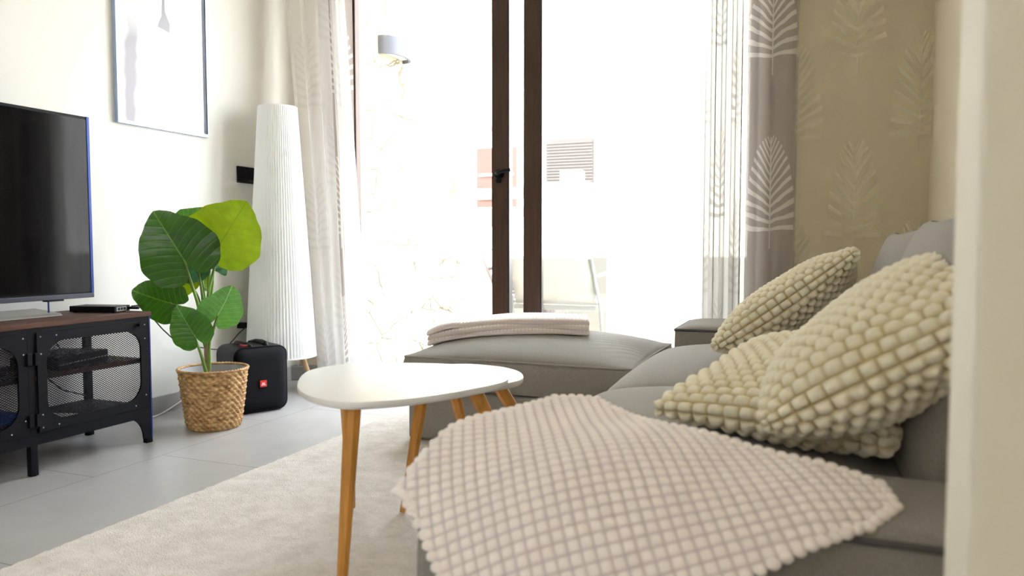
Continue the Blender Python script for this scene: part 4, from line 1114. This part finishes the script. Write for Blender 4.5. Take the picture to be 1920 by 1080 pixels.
# near lower pillow (lying)
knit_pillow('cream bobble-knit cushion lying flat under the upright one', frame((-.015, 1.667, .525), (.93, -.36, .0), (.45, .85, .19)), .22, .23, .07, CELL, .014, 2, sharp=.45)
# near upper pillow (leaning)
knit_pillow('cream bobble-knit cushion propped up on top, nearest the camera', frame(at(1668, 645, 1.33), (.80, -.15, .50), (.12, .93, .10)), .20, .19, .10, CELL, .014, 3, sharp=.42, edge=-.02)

# ---------------------------------------------------------------- throws
def bobble_sheet(name, m, label, group, surf, poly, cell, amp, angle, spc=7, thick=.006, skirt=True):
    """cells of a rotated square grid whose centre lies inside poly (in surface metres) are kept; each carries one bobble"""
    ca, sa = math.cos(angle), math.sin(angle)
    def inside(p):
        c = False; n_ = len(poly)
        for i in range(n_):
            (x1, y1), (x2, y2) = poly[i], poly[(i + 1) % n_]
            if (y1 > p[1]) != (y2 > p[1]) and p[0] < (x2 - x1) * (p[1] - y1) / (y2 - y1) + x1: c = not c
        return c
    A = [ca * x + sa * y for x, y in poly]; B = [-sa * x + ca * y for x, y in poly]
    i0, i1 = int(min(A) / cell) - 2, int(max(A) / cell) + 2; j0, j1 = int(min(B) / cell) - 2, int(max(B) / cell) + 2
    keep = set()
    for i in range(i0, i1):
        for j in range(j0, j1):
            a, b_ = (i + .5) * cell, (j + .5) * cell
            if any(inside((ca * (a + da) - sa * (b_ + db), sa * (a + da) + ca * (b_ + db))) for da in (-cell / 2, cell / 2) for db in (-cell / 2, cell / 2)): keep.add((i, j))
    K = spc; ids = {}; pts = []; faces = []
    def vid(a, b_):
        if (a, b_) not in ids: ids[(a, b_)] = len(pts); pts.append((a, b_))
        return ids[(a, b_)]
    for (i, j) in keep:
        for u in range(K):
            for v in range(K):
                a, b_ = (i + (u + .5) / K) * cell, (j + (v + .5) / K) * cell
                if not inside((ca * a - sa * b_, sa * a + ca * b_)): continue
                q = [vid(i*K + u, j*K + v), vid(i*K + u + 1, j*K + v), vid(i*K + u + 1, j*K + v + 1), vid(i*K + u, j*K + v + 1)]
                faces.append(q)
    G = np.array(pts, dtype=float) / K * cell
    X_ = ca * G[:, 0] - sa * G[:, 1]; Y_ = sa * G[:, 0] + ca * G[:, 1]
    P = surf(X_, Y_); h_ = 1e-3
    N = np.cross(surf(X_ + h_, Y_) - P, surf(X_, Y_ + h_) - P); N /= np.linalg.norm(N, axis=1, keepdims=True)
    U = np.array(pts, dtype=float) / K; fu = (U[:, 0] % 1) * 2 - 1; fv = (U[:, 1] % 1) * 2 - 1
    hh = amp * (np.clip(1 - fu ** 2, 0, 1) * np.clip(1 - fv ** 2, 0, 1)) ** .5
    hh *= .85 + .3 * np.abs(np.sin(np.floor(U[:, 0]) * 12.9 + np.floor(U[:, 1]) * 78.2))
    up_ = P + N * hh[:, None]; dn = P - N * thick
    e = MB(); n_ = len(pts)
    e.v = [tuple(p) for p in up_] + [tuple(p) for p in dn]
    cnt = {}
    for q in faces:
        for a in range(4):
            k_ = (q[a], q[(a + 1) % 4]); cnt[tuple(sorted(k_))] = (cnt.get(tuple(sorted(k_)), (0, 0))[0] + 1, k_)
    e.f = [tuple(q) for q in faces] + [tuple(n_ + i for i in reversed(q)) for q in faces]
    for k_, (c, (a, b_)) in cnt.items():
        if c == 1: e.f.append((b_, a, n_ + a, n_ + b_))
    # a row of bobbles along the hem
    Q = []
    for i in range(len(poly)):
        a, b_ = Vector(poly[i]), Vector(poly[(i + 1) % len(poly)]); k_ = max(1, round((b_ - a).length / cell))
        Q += [a.lerp(b_, t / k_) for t in range(k_)]
    C_ = surf(np.array([v.x for v in Q]), np.array([v.y for v in Q]))
    for c in C_:
        r_ = cell * .52 * (.9 + .2 * rnd.random()); base = len(e.v); nn, mm = 8, 5
        for i in range(mm + 1):
            ph = PI * i / mm
            for j in range(nn): e.v.append((c[0] + r_ * math.sin(ph) * math.cos(2*PI*j/nn), c[1] + r_ * math.sin(ph) * math.sin(2*PI*j/nn), c[2] + r_ * math.cos(ph) * .8))
        for i in range(mm):
            for j in range(nn): e.f.append((base + i*nn + j, base + i*nn + (j+1) % nn, base + (i+1)*nn + (j+1) % nn, base + (i+1)*nn + j))
    o = e.build(name, m, smooth=True)
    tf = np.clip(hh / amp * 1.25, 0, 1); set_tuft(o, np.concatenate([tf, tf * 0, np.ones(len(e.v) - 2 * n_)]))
    return tag(o, label, 'blanket', group)

PROF = np.array([(2.20, .452), (1.80, .462), (1.55, .482), (1.35, .500), (1.20, .500), (1.10, .482), (1.03, .448), (.98, .400), (.945, .345), (.915, .27), (.90, .18)])
SL = np.concatenate([[0], np.cumsum(np.hypot(np.diff(PROF[:, 0]), np.diff(PROF[:, 1])))])
SS = np.linspace(0, SL[-1], 400)
PYs = np.interp(SS, SL, PROF[:, 0]); PZs = np.interp(SS, SL, PROF[:, 1])
kern = np.hanning(41); kern /= kern.sum()
PYs = np.convolve(np.pad(PYs, 20, mode='reflect', reflect_type='odd'), kern, 'valid'); PZs = np.convolve(np.pad(PZs, 20, mode='reflect', reflect_type='odd'), kern, 'valid')
def blanket_surf(x, s):
    s = -s                                         # second axis runs away from the camera
    y = np.interp(s, SS, PYs); z = np.interp(s, SS, PZs)
    z = z + .014 * np.exp(-((x + .46) ** 2 / .020 + (y - 1.47) ** 2 / .010))
    z = z + .006 * np.sin(9 * x + 4 * y) + .004 * np.sin(17 * x - 11 * y)
    z = z - 1.6 * np.clip(-.585 - x, 0, 1) ** 1.15 - .18 * np.clip(x - .0, 0, 1) * 1.0
    return np.stack([x, y, z], -1)
def hit(px, py):
    d = ray(px, py); best = None
    for t in np.linspace(.5, 2.6, 1400):
        p = CAM + d * t; s_ = np.interp(-p.y, -PYs, SS); zz_ = np.interp(s_, SS, PZs)
        if p.z < zz_: return (p.x, -s_)
    return (p.x, -s_)
BPX = [(742, 876), (770, 846), (815, 815), (880, 790), (960, 776), (1040, 764), (1120, 766), (1245, 800), (1400, 830), (1560, 864), (1650, 888), (1682, 925), (1630, 968), (1500, 1035), (1400, 1084), (1330, 1150), (1250, 1260), (900, 1300), (850, 1180), (828, 1084), (795, 995), (772, 950)]
poly = [hit(*p) for p in BPX]
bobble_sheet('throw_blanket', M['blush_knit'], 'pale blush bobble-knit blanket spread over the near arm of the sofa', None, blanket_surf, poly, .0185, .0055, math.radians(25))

# folded throw on the ottoman: three folded layers
def ott_z(x, y):
    s = np.clip((x - (OX0 + OX1) / 2) / ((OX1 - OX0) / 2), -1, 1); t = np.clip((y - (OY0 + OY1) / 2) / ((OY1 - OY0) / 2), -1, 1)
    return .357 + .082 * (np.clip(1 - np.abs(s) ** 2.3, 0, 1) * np.clip(1 - np.abs(t) ** 2.3, 0, 1)) ** .55
thr = thing('folded_throw', 'pale blush waffle throw folded up on top of the ottoman', 'blanket', (-1.25, 3.1, RZ))
TP = [on(799, 643, 2, .385), on(1118, 624, 2, .44), on(1000, 600, 2, .45), on(905, 600, 2, .44)]
tx0, tx1, ty0, ty1 = -1.54, -.88, 2.87, 3.36
for L_ in range(3):
    TH = .023
    n_, k_ = 201, 141
    ee = lambda n: .5 - .5 * np.cos(PI * (np.linspace(0, 1, n) * .7 + .15)) / math.cos(PI * .15)
    s, t = np.meshgrid(ee(n_), ee(k_), indexing='ij')
    x = tx0 + (tx1 - tx0) * s - .12 * t ; y = ty0 + (ty1 - ty0) * t + .004 * np.sin(9 * s + L_ * 2) * (1 - t) + .18 * s * (1 - .6 * t)
    sl = .0165
    dd = np.minimum(np.minimum(s, 1 - s) * (tx1 - tx0), np.minimum(t, 1 - t) * (ty1 - ty0)) + .0005 * L_
    f = np.sqrt(np.clip(1 - (1 - np.clip(dd / .013, 0, 1)) ** 2, 0, 1))
    base_z = ott_z(x, y) + .003 + L_ * TH * .9
    if True: base_z = base_z + .010 * np.exp(-((s - .12) ** 2) / .01) * (L_ == 2)
    wf_ = .005 * (np.abs(np.sin(s * PI * 46)) * np.abs(np.sin(t * PI * 34))) ** .6
    top_ = np.stack([x, y, base_z + TH / 2 + TH / 2 * f + wf_ * f], 2); bot_ = np.stack([x, y, base_z + TH / 2 - TH / 2 * f], 2)
    e = MB(); g_ = grid_mb(top_); e.add(g_.v, g_.f); g_ = grid_mb(bot_); e.add(g_.v, g_.f)
    # close rim
    rg_ = [(i, 0) for i in range(n_)] + [(n_ - 1, j) for j in range(1, k_)] + [(i, k_ - 1) for i in range(n_ - 2, -1, -1)] + [(0, j) for j in range(k_ - 2, 0, -1)]
    idx = [i * k_ + j for i, j in rg_]; off = n_ * k_
    e.f += [(idx[a], idx[(a + 1) % len(idx)], off + idx[(a + 1) % len(idx)], off + idx[a]) for a in range(len(idx))]
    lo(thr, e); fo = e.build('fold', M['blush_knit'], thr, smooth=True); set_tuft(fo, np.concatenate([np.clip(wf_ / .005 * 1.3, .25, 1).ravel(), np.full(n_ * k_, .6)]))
